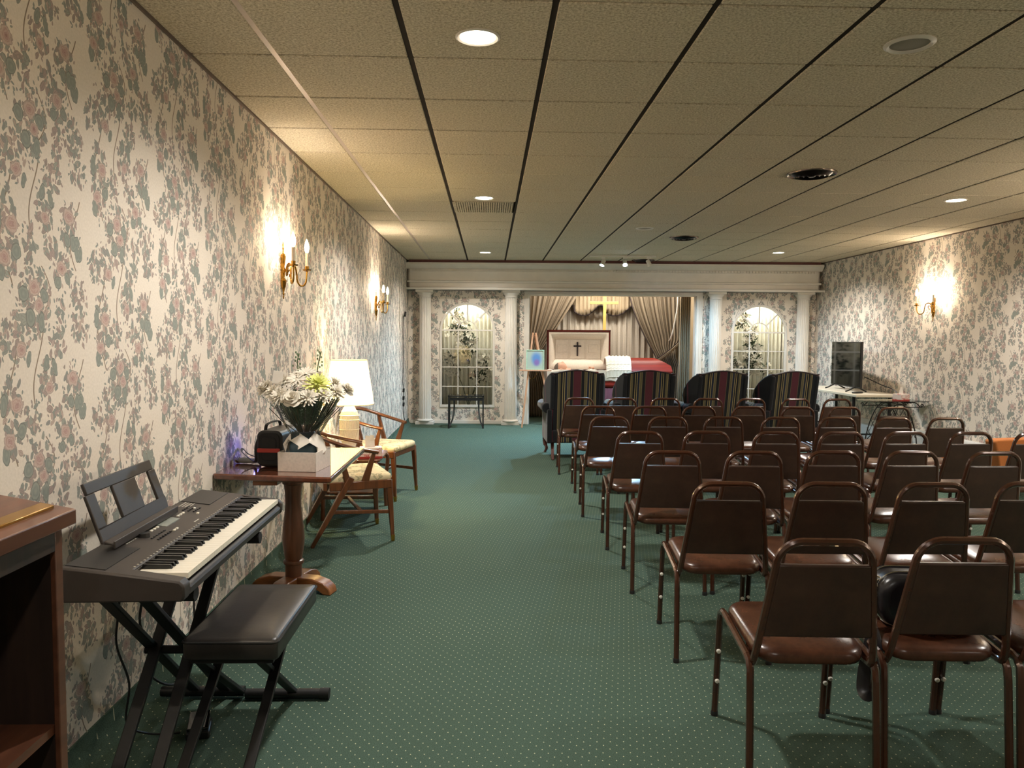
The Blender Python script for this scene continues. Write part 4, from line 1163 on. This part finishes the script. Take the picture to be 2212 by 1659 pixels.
# double braced X stand
sd = thing('keyboard_stand', 'black double braced folding stand under the keyboard', 'stand', (-1.09,2.64,0), 0)
for y in (-.34,.31):
    MB().tube([(-.14,y,.66),(.20,y,.66)], .017, 10).build('support_arm', W['blackm'], sd)
    MB().tube([(.165,y,.66),(.215,y,.66)], .022, 12).build('rubber_end', W['rub'], sd); MB().tube([(-.16,y,.66),(-.11,y,.66)], .022, 12).build('rubber_end', W['rub'], sd)
for y in (-.36,.38):
    MB().tube([(-.2,y,.025),(.125,y,.025)], .02, 10).build('floor_bar', W['blackm'], sd)
for x in (-.06,.06):
    MB().bar((x-.009,-.33,.65),(x-.009,.38,.03),.016,.04,up=(1,0,0)).build('leg', W['blackm'], sd, bevel=.003)
    MB().bar((x+.009,.30,.65),(x+.009,-.36,.03),.016,.04,up=(1,0,0)).build('leg', W['blackm'], sd, bevel=.003)
MB().tube([(-.09,.0,.35),(.10,.0,.35)], .014, 10).build('pivot_bolt', W['rub'], sd)
# bench
bn = thing('keyboard_bench', 'padded black vinyl keyboard bench on crossed metal legs', 'bench', (-.818,2.70,0), 0)
MB().pad(rrect(.30,.57,.018,4), [(.99,.405),(1,.41),(1,.455),(.985,.466),(.94,.472),(.6,.475)]).build('seat', W['benchv'], bn, ang=60)
MB().tube([(x,y,.462) for x,y in rrect(.302,.572,.018,4)], .0035, 6, closed=True).build('piping', W['rub'], bn)
MB().box(-.13,.13,-.26,.26,.385,.408).build('base_board', W['rub'], bn)
for x in (-.145,.06):
    MB().bar((x-.009,-.2,.39),(x-.009,.30,.03),.016,.034,up=(1,0,0)).build('leg', W['blackm'], bn, bevel=.003)
    MB().bar((x+.009,.2,.39),(x+.009,-.40,.03),.016,.034,up=(1,0,0)).build('leg', W['blackm'], bn, bevel=.003)
for y in (-.40,.30): MB().tube([(-.135,y,.022),(.19,y,.022)], .02, 10).build('floor_bar', W['blackm'], bn)
MB().tube([(.192,.30,.022),(.155,.30,.022)], .0225, 12).build('end_cap', W['rub'], bn)
# pedal, cords and outlet
pd = thing('sustain_pedal', 'small black sustain pedal on the carpet under the bench', 'pedal', (-1.04,2.74,0), .25)
MB().box(-.04,.04,-.055,.055,0,.03).build('base', W['black'], pd, bevel=.006)
MB().add([(-.036,-.05,.032),(.036,-.05,.032),(.036,.05,.05),(-.036,.05,.05),(-.036,-.05,.042),(.036,-.05,.042),(.036,.05,.06),(-.036,.05,.06)], [(0,3,2,1),(4,5,6,7),(0,1,5,4),(1,2,6,5),(2,3,7,6),(3,0,4,7)]).build('foot_plate', W['tvs'], pd, bevel=.003)
tag(MB().tube(spline([(-1.19,2.5,.70),(-1.2,2.5,.55),(-1.24,2.56,.40),(-1.22,2.6,.25),(-1.24,2.62,.1),(-1.2,2.7,.02),(-1.1,2.72,.012)],7), .004, 6).build('pedal_cord', W['wire']), 'thin black cord hanging from the keyboard to the sustain pedal', 'cord')
tag(MB().tube(spline([(-1.21,2.75,.70),(-1.22,2.74,.55),(-1.27,2.8,.38),(-1.26,2.9,.22),(-1.3,2.95,.12),(-1.27,3.1,.02),(-1.3,3.4,.02),(-1.335,3.48,.2),(-1.33,3.48,.33)],7), .005, 6).build('power_cord', W['wire']), 'black power cord running from the keyboard down to the wall outlet', 'cord')
ot = thing('wall_outlet', 'ivory wall outlet with plug low on the left wall behind the keyboard', 'outlet', (XL,3.48,.36), 0)
MB().box(0,.006,-.036,.036,-.058,.058).build('cover_plate', W['ivory'], ot, bevel=.002)
MB().box(.006,.045,-.022,.022,-.035,.005).build('plug', W['white'], ot, bevel=.004)

# ================================================================== LECTERN
lc = thing('lectern', 'dark wooden lectern with sloped top and brass edged book ledge by the left wall', 'lectern', (-1.13,1.44,0), 0)
hx_, hy_ = .2, .29
zt = lambda x: 1.040 + (.2-x)*.19
def sl(name, mat, x0, x1, y0, y1, t0, t1, bev=.003):
    m = MB(); m.add([(x,y,zt(x)+t) for t in (t0,t1) for x,y in ((x0,y0),(x1,y0),(x1,y1),(x0,y1))], [(0,3,2,1),(4,5,6,7),(0,1,5,4),(1,2,6,5),(2,3,7,6),(3,0,4,7)])
    return m.build(name, mat, lc, bevel=bev)
sl('sloped_top', W['walnut'], -.2,.2, -.33,.31, -.034,.0)
sl('brass_ledge', W['brass'], .135,.165, -.31,.285, -.001,.007, .002)
for y in (-.31,.27): 
    MB().prism([(-.19,0),(.165,0),(.165,1.008),(-.19,1.075)], 'y', y, y+.02).build('side_panel', W['walnutd'], lc, bevel=.002)
MB().box(-.195,-.18,-.31,.29,0,1.07).build('back_panel', W['walnutd'], lc)
for y in (-.31,.262): MB().box(.165,.178,y,y+.028,0,1.006).build('stile', W['walnut'], lc, bevel=.002)
MB().box(.165,.178,-.282,.262,.955,1.006).build('top_rail', W['walnutd'], lc, bevel=.002)
for z in (.56,.05): MB().box(-.18,.163,-.29,.27,z-.02,z).build('shelf', W['walnut'], lc)

# ================================================================== WOODEN TABLE AND WHAT STANDS ON IT
tb = thing('pedestal_table', 'polished red brown pedestal table against the left wall beside the keyboard', 'table', (-1.06,4.21,0), 0)
MB().prism([(x, y + (.10*(.30-x)/.6 if y < 0 else 0)) for x, y in rrect(.60,1.02,.02,4)], 'z', .727, .757).build('tabletop', W['tabletop'], tb, bevel=.008, seg=3)
MB().box(-.10,.02,-.42,.42,.70,.727).build('cleat', W['oak'], tb, bevel=.003)
MB().lathe([(0,.05),(.046,.05),(.046,.15),(.055,.155),(.058,.165),(.055,.175),(.046,.18),(.052,.21),(.06,.27),(.062,.30),(.058,.36),(.048,.44),(.043,.50),(.045,.56),(.05,.60),(.05,.605),(.058,.61),(.06,.622),(.058,.635),(.05,.64),(.05,.68),(.06,.69),(.06,.70),(0,.70)], c=(-.04,.12,0), n=28).build('post', W['oakleg'], tb)
ft = [(0.02,.0),(.05,.012),(.12,.03),(.17,.02),(.2,.0),(.245,.0),(.235,.035),(.20,.065),(.13,.085),(.05,.085),(0,.08)]
for k in range(4):
    m = MB().prism([(a, b) for a, b in ft], 'y', -.045, .045)
    R = Matrix.Rotation(k*PI/2-.25, 3, 'Z'); m.map(lambda p: R @ p + V((-.04,.12,0)))
    m.build('foot', W['oak'], tb, bevel=.006)
# black portable loudspeaker
TZ = .7575
ps = thing('portable_speaker', 'black portable loudspeaker with red front band on the wooden table', 'loudspeaker', (-1.122,4.13,TZ), -.08)
m = MB().prism(rrect(.135,.188,.035,6,0,.096), 'y', -.14,.14); m.build('case', W['black'], ps, bevel=.01, seg=3)
MB().prism(rrect(.112,.165,.03,6,0,.096), 'y', -.146,-.138).prism(rrect(.078,.12,.02,6,0,.096), 'y', -.149,-.143).build('front_grille', W['rub'], ps, bevel=.003)
MB().prism(rrect(.118,.022,.006,4,-.002,.088), 'y', -.153,-.14).build('red_band', W['red'], ps, bevel=.002)
MB().tube(spline([(-.03,-.11,.188),(-.03,-.09,.215),(-.03,.0,.222),(-.03,.09,.215),(-.03,.11,.188)],5), .009, 8, flat=.5).build('handle', W['rub'], ps)
MB().tube(spline([(-.06,-.11,.165),(-.078,-.12,.10),(-.082,-.11,.03),(-.12,-.06,.02),(-.2,-.0,.055),(-.215,.05,.065),(-.2,.09,.03),(-.14,.1,.01),(-.08,.08,.012)],6), .0075, 6, flat=.35).build('strap', W['rub'], ps)
MB().lathe([(0,0),(.03,0),(.03,.004),(0,.004)], c=(-.072,.02,.07), n=20, rot=(0,PI/2,0)).build('blue_lamp', emit('blue_led', '#4a50ff', 1.0), ps)
point('blue_lamp_light', (-.13,.03,.07), globals().get('BLP', .55), (.12,.12,1), .02, ps)
mc = thing('microphone', 'dark grey microphone lying on the wooden table beside the loudspeaker strap', 'microphone', (-1.30,4.11,TZ+.0), -.15)
MB().lathe([(0,0),(.014,.002),(.016,.03),(.012,.10),(.012,.12),(0,.122)], c=(-.03,0,.0165), n=14, rot=(0,PI/2,0)).build('body', W['lcd'], mc)
MB().lathe([(0,-.022),(.012,-.018),(.017,-.005),(.016,.004),(0,.006)], c=(-.03,0,.0175), n=14, rot=(0,PI/2,0)).build('head', W['chrome'], mc)
# bouquet in a white box
bq = thing('bouquet', 'white flower bouquet in cellophane standing in a white box on the wooden table', 'flowers', (-.945,3.965,TZ), .0)
m = MB(); R = Matrix.Rotation(-.12,3,'Z')
w_, d_ = .098, .115
for q in ((-w_,w_,-d_,-d_+.004),(-w_,w_,d_-.004,d_),(-w_,-w_+.004,-d_,d_),(w_-.004,w_,-d_,d_)): m.box(*q, 0, .098)
m.box(-w_,w_,-d_,d_,0,.004); m.map(lambda p: R @ p); m.build('box', W['boxw'], bq, bevel=.001, seg=1)
MB().lathe([(0,.006),(.06,.006),(.078,.11),(.062,.17),(.05,.19),(0,.19)], n=20).build('dark_wrap', W['bluem'], bq)
m = MB()
for a0, a1, zl, zh in ((-2.75,-1.6,.125,.185),(-1.7,-.55,.11,.19),(-.6,.6,.06,.19),(.5,1.7,.06,.19),(1.6,2.9,.08,.19),(2.8,3.6,.09,.185)):
    r0, r1 = .097, .07
    p = [(r0*math.cos(a0),r0*math.sin(a0),zl),((r0+.012)*math.cos((a0+a1)/2),(r0+.012)*math.sin((a0+a1)/2),zl+.035),(r0*math.cos(a1),r0*math.sin(a1),zl),(r1*math.cos(a1),r1*math.sin(a1),zh),((r1+.02)*math.cos((a0+a1)/2),(r1+.02)*math.sin((a0+a1)/2),zh-.03),(r1*math.cos(a0),r1*math.sin(a0),zh)]
    m.add(p, [(0,1,4,5),(1,2,3,4)])
m.build('paper_collar', W['paper'], bq, smooth=False, solid=.002)
r = random.Random(4)
m = MB()   # stems and ferns filling the cone
for k in range(70):
    a = r.uniform(0,2*PI); q = math.sqrt(r.random()); top = V((.185*q*math.cos(a), .15*q*math.sin(a), .40+r.uniform(-.05,.05)-.05*q)); bot = V((.03*q*math.cos(a),.03*q*math.sin(a),.18))
    m.tube([bot, bot.lerp(top,.5)+V((.01*math.cos(a),.01*math.sin(a),0)), top], .0025, 4, caps=False)
m.build('stems', W['stem'], bq)
m = MB()
for k in range(80):
    a = r.uniform(0,2*PI); q = r.uniform(.4,1.08)
    p0_ = V((.035*math.cos(a),.035*math.sin(a),.20)); p1_ = V((.205*q*math.cos(a),.17*q*math.sin(a),.40+r.uniform(-.04,.05)-.03*q))
    d = (p1_-p0_); side = V((-math.sin(a),math.cos(a),0))
    for j in range(4,22):
        c0 = p0_ + d*(j/22)
        for s_ in (-1,1):
            l = .03*(1-.55*j/22)*r.uniform(.7,1.2); u_ = side*s_*r.uniform(.6,1)+d.normalized()*.7+V((r.uniform(-.3,.3),r.uniform(-.3,.3),0))
            u_.normalize(); n_ = u_.cross(d).normalized()
            m.add([c0, c0+u_*l*.5+n_.cross(u_)*.0035, c0+u_*l, c0+u_*l*.5-n_.cross(u_)*.0035], [(0,1,2,3)])
m.build('ferns', W['leafl'], bq, smooth=False)['kind'] = 'stuff'
def bloom(name, c, R_, mat, layers, seed, dirn):
    r = random.Random(seed); m = MB(); q = V(dirn).to_track_quat('Z','Y').to_matrix()
    for (n_, rad, up, w) in layers:
        for k in range(n_):
            a = 2*PI*k/n_ + r.uniform(-.15,.15); rr = rad*R_*r.uniform(.85,1.1); z = up*R_
            Rz = Matrix.Rotation(a,3,'Z')
            pts = [(.05*R_,0,z*.2),(rr*.55,w*R_,z*.75),(rr,w*.6*R_,z),(rr*1.06,0,z*.92),(rr,-w*.6*R_,z),(rr*.55,-w*R_,z*.75)]
            m.add([V(c)+q@(Rz@V(p)) for p in pts], [(0,1,5),(1,2,4,5),(2,3,4)])
    m.ell(c, (R_*.22,)*3, 8, 5)
    return m.build(name, mat, bq, smooth=False)
mum = [(16,1.0,.15,.10),(14,.85,.38,.10),(12,.62,.58,.10),(8,.4,.72,.1)]
rose_ = [(6,.95,.25,.5),(6,.72,.55,.45),(5,.48,.75,.35),(4,.25,.85,.2)]
daisy = [(16,1.0,.12,.09),(14,.8,.3,.09)]
fl = [(-.175,-.03,.405,.058,'r'),(-.13,-.09,.395,.05,'m'),(-.085,-.13,.375,.06,'m'),(-.02,-.15,.36,.055,'r'),(.05,-.14,.37,.055,'m'),(.115,-.10,.38,.052,'m'),(.17,-.05,.39,.055,'m'),(.205,.02,.395,.05,'r'),
      (-.09,-.03,.44,.055,'m'),(-.02,-.06,.455,.06,'d'),(.01,-.01,.485,.06,'d'),(.08,-.07,.43,.072,'y'),(-.05,.05,.475,.058,'d'),(.06,.05,.465,.055,'m'),(.14,.03,.43,.055,'m'),(-.14,.07,.425,.055,'m'),(.02,.12,.43,.055,'m'),(-.2,.03,.385,.045,'d'),(.12,.11,.40,.05,'m')]
for i, (x,y,z,R_,k) in enumerate(fl):
    dn = V((x*1.6, y*1.6-.12, .32))
    bloom('blossom', (x,y,z), R_, W['yellow'] if k == 'y' else W['petal'], {'r':rose_,'m':mum,'y':mum,'d':daisy}[k], i, dn)
for k, (x,y,zz) in enumerate(((-.035,.0,.59),(.07,.03,.60))):
    m = MB(); m.tube([(x*.7,y,.44),(x,y,zz-.04),(x+.01,y,zz)], .003, 5)
    for j in range(11): m.ell((x+.022*math.sin(j*2.4)*(1-j/14),y+.012*math.cos(j*1.7),zz-.08+.0085*j), (.0045,.0045,.007), 6, 4)
    m.build('berry_sprig', W['leafl'], bq)
MB().obox((-.115,-.07,.47),(.05,.003,.065),(.1,.15,.2)).build('card', W['paper'], bq, smooth=False)
m = MB()
def cel(u, v):
    a = 2*PI*u; f = 1+.05*math.sin(5*a)+.03*math.sin(11*a+2)
    rr = (.055 + (.155-.055)*v**.8)*f*(1+.06*math.sin(3*a)); return (rr*1.15*math.cos(a), rr*math.sin(a), .165 + .21*v + .03*math.sin(4*a+1)*v)
m.grid(60, 10, cel, closeu=True); m.build('cellophane', W['cello'], bq)

# ================================================================== LAMP, ITS TABLE, ARMCHAIRS
et = thing('lamp_table', 'two tier wooden lamp table between the two armchairs', 'side table', (-1.085,6.27,0), 0)
MB().prism(rrect(.46,.58,.06,5), 'z', .455, .48).build('tabletop', W['chairw'], et, bevel=.008, seg=3)
MB().prism(rrect(.40,.52,.05,5), 'z', .20, .222).build('lower_shelf', W['chairw'], et, bevel=.006)
for sx in (-1,1):
    for sy in (-1,1):
        MB().tube(spline([(sx*.17,sy*.25,.45),(sx*.215,sy*.285,.435),(sx*.22,sy*.285,.36),(sx*.205,sy*.27,.22),(sx*.21,sy*.275,0)],6), .017, 10).build('leg', W['chairw'], et)
lm = thing('table_lamp', 'lit table lamp with carved ivory base and pleated shade', 'lamp', (-1.145,6.33,.481), 0)
MB().lathe([(0,-0.0),(.066,0),(.068,.02),(.066,.07),(.062,.088),(.068,.11),(.072,.18),(.076,.26),(.076,.30),(.07,.33),(.052,.365),(.044,.38),(.03,.398),(.012,.405),(0,.405)], n=32).build('base', W['ceramic'], lm)
m = MB()
for z in (.11,.20,.28,.315): m.lathe([(.0775-.006*(z<.15),z-.005),(.083-.006*(z<.15),z),(.0775-.006*(z<.15),z+.005)], n=32, close=False)
for k in range(22):
    a = 2*PI*k/22; m.tube([(.076*math.cos(a),.076*math.sin(a),.21),(.079*math.cos(a),.079*math.sin(a),.27)], .004, 5)
    for s_ in (-1,1): m.tube([(.073*math.cos(a),.073*math.sin(a),.115),(.077*math.cos(a+s_*.28),.077*math.sin(a+s_*.28),.195)], .003, 4); m.tube([(.077*math.cos(a),.077*math.sin(a),.29),(.06*math.cos(a+s_*.28),.06*math.sin(a+s_*.28),.35)], .003, 4)
m.build('relief', W['ceramic'], lm)
MB().tube([(0,0,.40),(0,0,.50)], .008, 8).build('socket', W['brass'], lm)
MB().lathe([(0,.49),(.012,.495),(.02,.525),(.02,.555),(.012,.575),(0,.58)], n=16).build('bulb', W['lampbulb'], lm)
point('table_lamp_light', (0,0,.54), globals().get('LP', 26), (1,.79,.40), .04, lm)
m = MB(); m.grid(300, 3, lambda u, v: ((lerp(.196,.142,v)+.0028*math.sin(2*PI*u*75))*math.cos(2*PI*u), (lerp(.196,.142,v)+.0028*math.sin(2*PI*u*75))*math.sin(2*PI*u), lerp(.405,.765,v)), closeu=True)
m.build('shade', W['shade'], lm)
for r_, z_ in ((.197,.407),(.143,.765)): MB().tube([(r_*math.cos(2*PI*k/48),r_*math.sin(2*PI*k/48),z_) for k in range(48)], .004, 6, closed=True).build('shade_rim', W['shade'], lm)
m = MB(); m.tube([(-.142,0,.75),(.142,0,.75)],.002,4); m.build('finial_bar', W['brass'], lm)
tissue('floral tissue box on the lamp table beside the lit lamp', (-.945,6.10,.481), .2, .19, .11, .085, 1.1)
def make_armchair(label):
    t = thing('armchair', label, 'armchair', (0,0,0), 0, 'wooden armchairs beside the lamp')
    rail = spline([(-.275,.15,.635),(-.30,.02,.665),(-.29,-.12,.705),(-.215,-.245,.755),(-.1,-.295,.775),(0,-.305,.78),(.1,-.295,.775),(.215,-.245,.755),(.29,-.12,.705),(.30,.02,.665),(.275,.15,.635)],5)
    MB().tube(rail, [.020+.010*math.exp(-((i/(len(rail)-1)-.5)/.18)**2) for i in range(len(rail))], 10, flat=.72).build('arm_rail', W['chairw'], t)
    for s in (-1,1):
        MB().bar((s*.25,.235,.43),(s*.262,.258,.03),.042,.042,.026,.026).build('front_leg', W['chairw'], t, bevel=.006)
        MB().bar((s*.262,.258,.045),(s*.263,.26,0),.028,.028,.022,.022).build('brass_tip', W['brass'], t, bevel=.002)
        MB().bar((s*.262,-.30,0),(s*.262,-.03,.47),.026,.03,.044,.05,up=(1,0,0)).build('rear_leg', W['chairw'], t, bevel=.006)
        MB().bar((s*.262,-.05,.42),(s*.288,-.13,.70),.044,.034,.028,.024,up=(1,0,0)).build('rear_post', W['chairw'], t, bevel=.005)
        MB().bar((s*.262,.05,.39),(s*.276,.125,.635),.06,.022,.026,.022,up=(1,0,0)).build('arm_support', W['chairw'], t, bevel=.005)
        MB().bar((s*.257,.24,.21),(s*.262,-.16,.235),.02,.026).build('side_stretcher', W['chairw'], t, bevel=.004)
        MB().bar((s*.09,-.20,.42),(s*.10,-.293,.765),.034,.016,.03,.014,up=(1,0,0)).build('back_slat', W['chairw'], t, bevel=.004)
    m = MB(); 
    for s in (-1,1): m.box(s*.262-.014,s*.262+.014,-.18,.25,.38,.44)
    m.box(-.26,.26,.225,.252,.385,.44); m.box(-.26,.26,-.22,-.192,.38,.44); m.build('seat_frame', W['chairw'], t, bevel=.005)
    MB().bar((-.26,.04,.222),(.26,.04,.222),.024,.02).build('cross_stretcher', W['chairw'], t, bevel=.004)
    o_ = rrect(.535,.485,.05,5,0,.018)
    m = MB().pad(o_, [(.95,.425),(.985,.435),(1,.452),(.985,.468),(.93,.478),(.7,.484),(.3,.486)]); m.build('seat', W['floral'], t, ang=60)
    return t
ac = make_armchair('wooden armchair with cream floral seat directly behind the pedestal table')
ac.location = (-1.01,5.555,0); ac.rotation_euler = (0,0,math.radians(-69.6))
a2 = copy_tree(ac); a2.location = (-1.0,7.03,0); a2.rotation_euler = (0,0,math.radians(-105)); a2['label'] = 'wooden armchair with cream floral seat beyond the table lamp'

# ================================================================== STACKING CHAIRS
def make_chair(label):
    t = thing('stacking_chair', label, 'chair', (0,0,0), 0, 'brown stacking chairs in rows')
    R_ = .0125
    for s in (-1,1):
        rl_ = MB().tube([(s*.203,0,.0),(s*.201,.028,.33),(s*.2,.034,.37),(s*.2,.05,.393),(s*.2,.075,.401)], R_, 8).build('rear_leg', W['frame'], t)
        MB().tube([(s*.2,.07,.4005),(s*.2,.37,.432)], R_, 8).build('side_rail', W['frame'], t)
        fl_ = MB().tube([(s*.2,.365,.4315),(s*.2,.40,.430),(s*.2,.425,.415),(s*.201,.435,.38),(s*.204,.472,0)], R_, 8).build('front_leg', W['frame'], t)
        for z in (.145,.265):
            m = MB(); m.lathe([(0,-.003),(.0085,-.003),(.0085,.003),(.006,.006),(0,.007)], c=(s*.2025,.472-.037*z/.38-.013,z), n=12, rot=(PI/2,0,0)); m.build('bumper', W['bump'], fl_)
        MB().lathe([(0,0),(.014,0),(.014,.016),(.0125,.02)], c=(s*.203,.0008,0), n=10).build('foot_cap', W['rub'], rl_)
        MB().lathe([(0,0),(.014,0),(.014,.016),(.0125,.02)], c=(s*.204,.471,0), n=10).build('foot_cap', W['rub'], fl_)
    yb = lambda z: .03 - .199*(z-.40)
    left = [(-.188,.17,.392),(-.189,.075,.388),(-.189,.045,.391),(-.1885,.031,.41)]
    left += [(-.1885+.0385*(z-.41)/.31, yb(z), z) for z in (.45,.60,.72)]
    a = [( -.076+.076*math.cos(q)-.0, .735+.0775*math.sin(q)) for q in [PI-PI/2*i/8 for i in range(9)]]
    left += [(x-.0, yb(z), z) for x, z in a]
    left[-9:] = [(-.072+.076*math.cos(PI-PI/2*i/8), yb(.735+.0775*math.sin(PI/2*i/8)), .735+.0775*math.sin(PI/2*i/8)) for i in range(9)]
    pts = left + [(-x,y,z) for x,y,z in left[::-1]]
    MB().tube(pts, R_, 8).build('back_frame', W['frame'], t)
    def hw(z): return .1885-.0385*(z-.41)/.31 - .006
    def pnl(u, v):
        z = .49+.248*v; x = hw(z)*(2*u-1); return x, z
    m = MB(); n1, n2 = 9, 7
    def fr(u, v): x, z = pnl(u,v); return (x, yb(z)+.012+.014*(1-(2*u-1)**4)*(1-(2*v-1)**4)**.6, z)
    def bk_(u, v): x, z = pnl(u,v); return (x, yb(z)-.011-.004*(1-(2*u-1)**4)*(1-(2*v-1)**6), z)
    m.grid(n1,n2,fr); m.grid(n1,n2,bk_)
    per = [(i/(n1-1),0) for i in range(n1)]+[(1,j/(n2-1)) for j in range(1,n2)]+[(i/(n1-1),1) for i in range(n1-2,-1,-1)]+[(0,j/(n2-1)) for j in range(n2-2,0,-1)]
    for (p, q) in zip(per, per[1:]+per[:1]): m.add([fr(*p),fr(*q),bk_(*q),bk_(*p)], [(0,1,2,3)])
    m.build('backrest', W['vinyl'], t, bevel=.006, seg=2, ang=50)
    o_ = [(x*(1 if y > .2 else 1-.06*(.2-y)/.2), y) for x, y in rrect(.372,.41,.075,6,0,.235)]
    m = MB().pad(o_, [(.93,.398),(.98,.403),(1,.416),(.995,.430),(.96,.441),(.86,.449),(.6,.454),(.25,.456)])
    m.map(lambda p: V((p.x,p.y,p.z+.075*(p.y-.2)))); m.build('seat', W['vinyl_seat'], t, ang=70)
    MB().box(-.19,.19,.12,.145,.385,.40).box(-.19,.19,.33,.355,.395,.412).build('under_bar', W['frame'], t)
    return t
rows = [(2.375,[1.045,1.487,1.93]),(3.31,[1.04,1.481,1.923,2.37]),(4.235,[1.014,1.467,1.917,2.357,2.825]),(5.145,[1.011,1.466,1.93,2.377,2.815,3.275,3.72]),
        (6.11,[.961,1.427,1.872,2.335,2.795,3.246,3.695]),(7.075,[1.005,1.477,1.937,2.402,2.861,3.299,3.774]),(8.07,[.944,1.377,1.852,2.303,2.761,3.24,3.67])]
rn = ['nearest row','second row from the camera','third row from the camera','fourth row','fifth row from the camera','sixth row from the camera','row touching the wing chairs']
od = ['on the aisle end','second from the aisle','third from the aisle','fourth from the aisle','fifth from the aisle','sixth from the aisle','farthest from the aisle']
rr_ = random.Random(21); ch0 = None
for i, (y, xs) in enumerate(rows):
    xs = list(xs)
    for k in range(1, len(xs)): xs[k] = max(xs[k], xs[k-1]+.447)
    for k, x in enumerate(xs):
        lb = 'brown vinyl stacking chair %s in the %s' % (od[k], rn[i])
        if (i, k) == (0, 1): lb = 'brown vinyl stacking chair with a black handbag on its seat in the nearest row'
        if ch0 is None: o = ch0 = make_chair(lb)
        else: o = copy_tree(ch0)
        o['label'] = lb
        o.location = (x, y + .006*k + rr_.uniform(-.012,.012), 0)
        o.rotation_euler = (0,0,math.radians(-3.5+1.3*k+rr_.uniform(-1,1)))
# black handbag on the second chair of the nearest row
hb_ = thing('handbag', 'black leather handbag with zippers on a stacking chair seat in the nearest row', 'bag', (1.52,2.585,.458), -.1)
m = MB().prism(rrect(.37,.18,.07,6,0,.092), 'y', -.08,.08); m.build('body', W['leather'], hb_, bevel=.03, seg=4)
m = MB()
for y in (-.035,.035): m.tube([(x,y,z) for x,z in rrect(.376,.186,.075,6,0,.092)], .0035, 6, closed=True)
m.build('zipper', W['chrome'], hb_)
MB().tube(spline([(-.17,-.02,.13),(-.195,-.03,.09),(-.205,-.05,.02),(-.20,-.10,-.05),(-.215,-.13,-.16),(-.235,-.14,-.205),(-.25,-.12,-.19),(-.235,-.10,-.1),(-.20,-.06,-.02)],7), .022, 8, flat=.22).build('strap', W['leather'], hb_)
m = MB()
for k in range(8): m.lathe([(.005,-.002),(.009,0),(.005,.002)], c=(-.185-.002*k,-.045,.17-.015*k), n=10, rot=(1.2 if k%2 else .2,0,.5))
m.build('buckle_chain', W['chrome'], hb_)

# ================================================================== CAMERA, WORLD
cam = bpy.data.cameras.new('camera'); co = bpy.data.objects.new('camera', cam); COL.objects.link(co)
yw, pt, rl = .02928, .05854, .0078
F = V((math.sin(yw)*math.cos(pt), math.cos(yw)*math.cos(pt), -math.sin(pt)))
Rt = V((math.cos(yw), -math.sin(yw), 0)); U = Rt.cross(F)
R2 = Rt*math.cos(rl)+U*math.sin(rl); U2 = -Rt*math.sin(rl)+U*math.cos(rl)
M = Matrix((R2, U2, -F)).transposed().to_4x4(); M.translation = V((0,0,1.43))
co.matrix_world = M
cam.sensor_fit = 'HORIZONTAL'; cam.sensor_width = 36; cam.lens = 1667.31*36/2212; cam.clip_start = .05; cam.clip_end = 60
S.camera = co
w = bpy.data.worlds.new('world'); S.world = w; w.use_nodes = True
w.node_tree.nodes['Background'].inputs[0].default_value = (.9,.8,.65,1); w.node_tree.nodes['Background'].inputs[1].default_value = .02
S.view_settings.view_transform = 'Standard'; S.view_settings.look = 'None'
S.view_settings.exposure = globals().get('EXPO', 0.0); S.view_settings.gamma = 1; S.view_settings.use_curve_mapping = False
S.cycles.max_bounces = 8; S.cycles.diffuse_bounces = 4; S.cycles.glossy_bounces = 3; S.cycles.transparent_max_bounces = 12
S.cycles.sample_clamp_indirect = 4; S.cycles.use_denoising = True; S.cycles.caustics_reflective = False; S.cycles.caustics_refractive = False
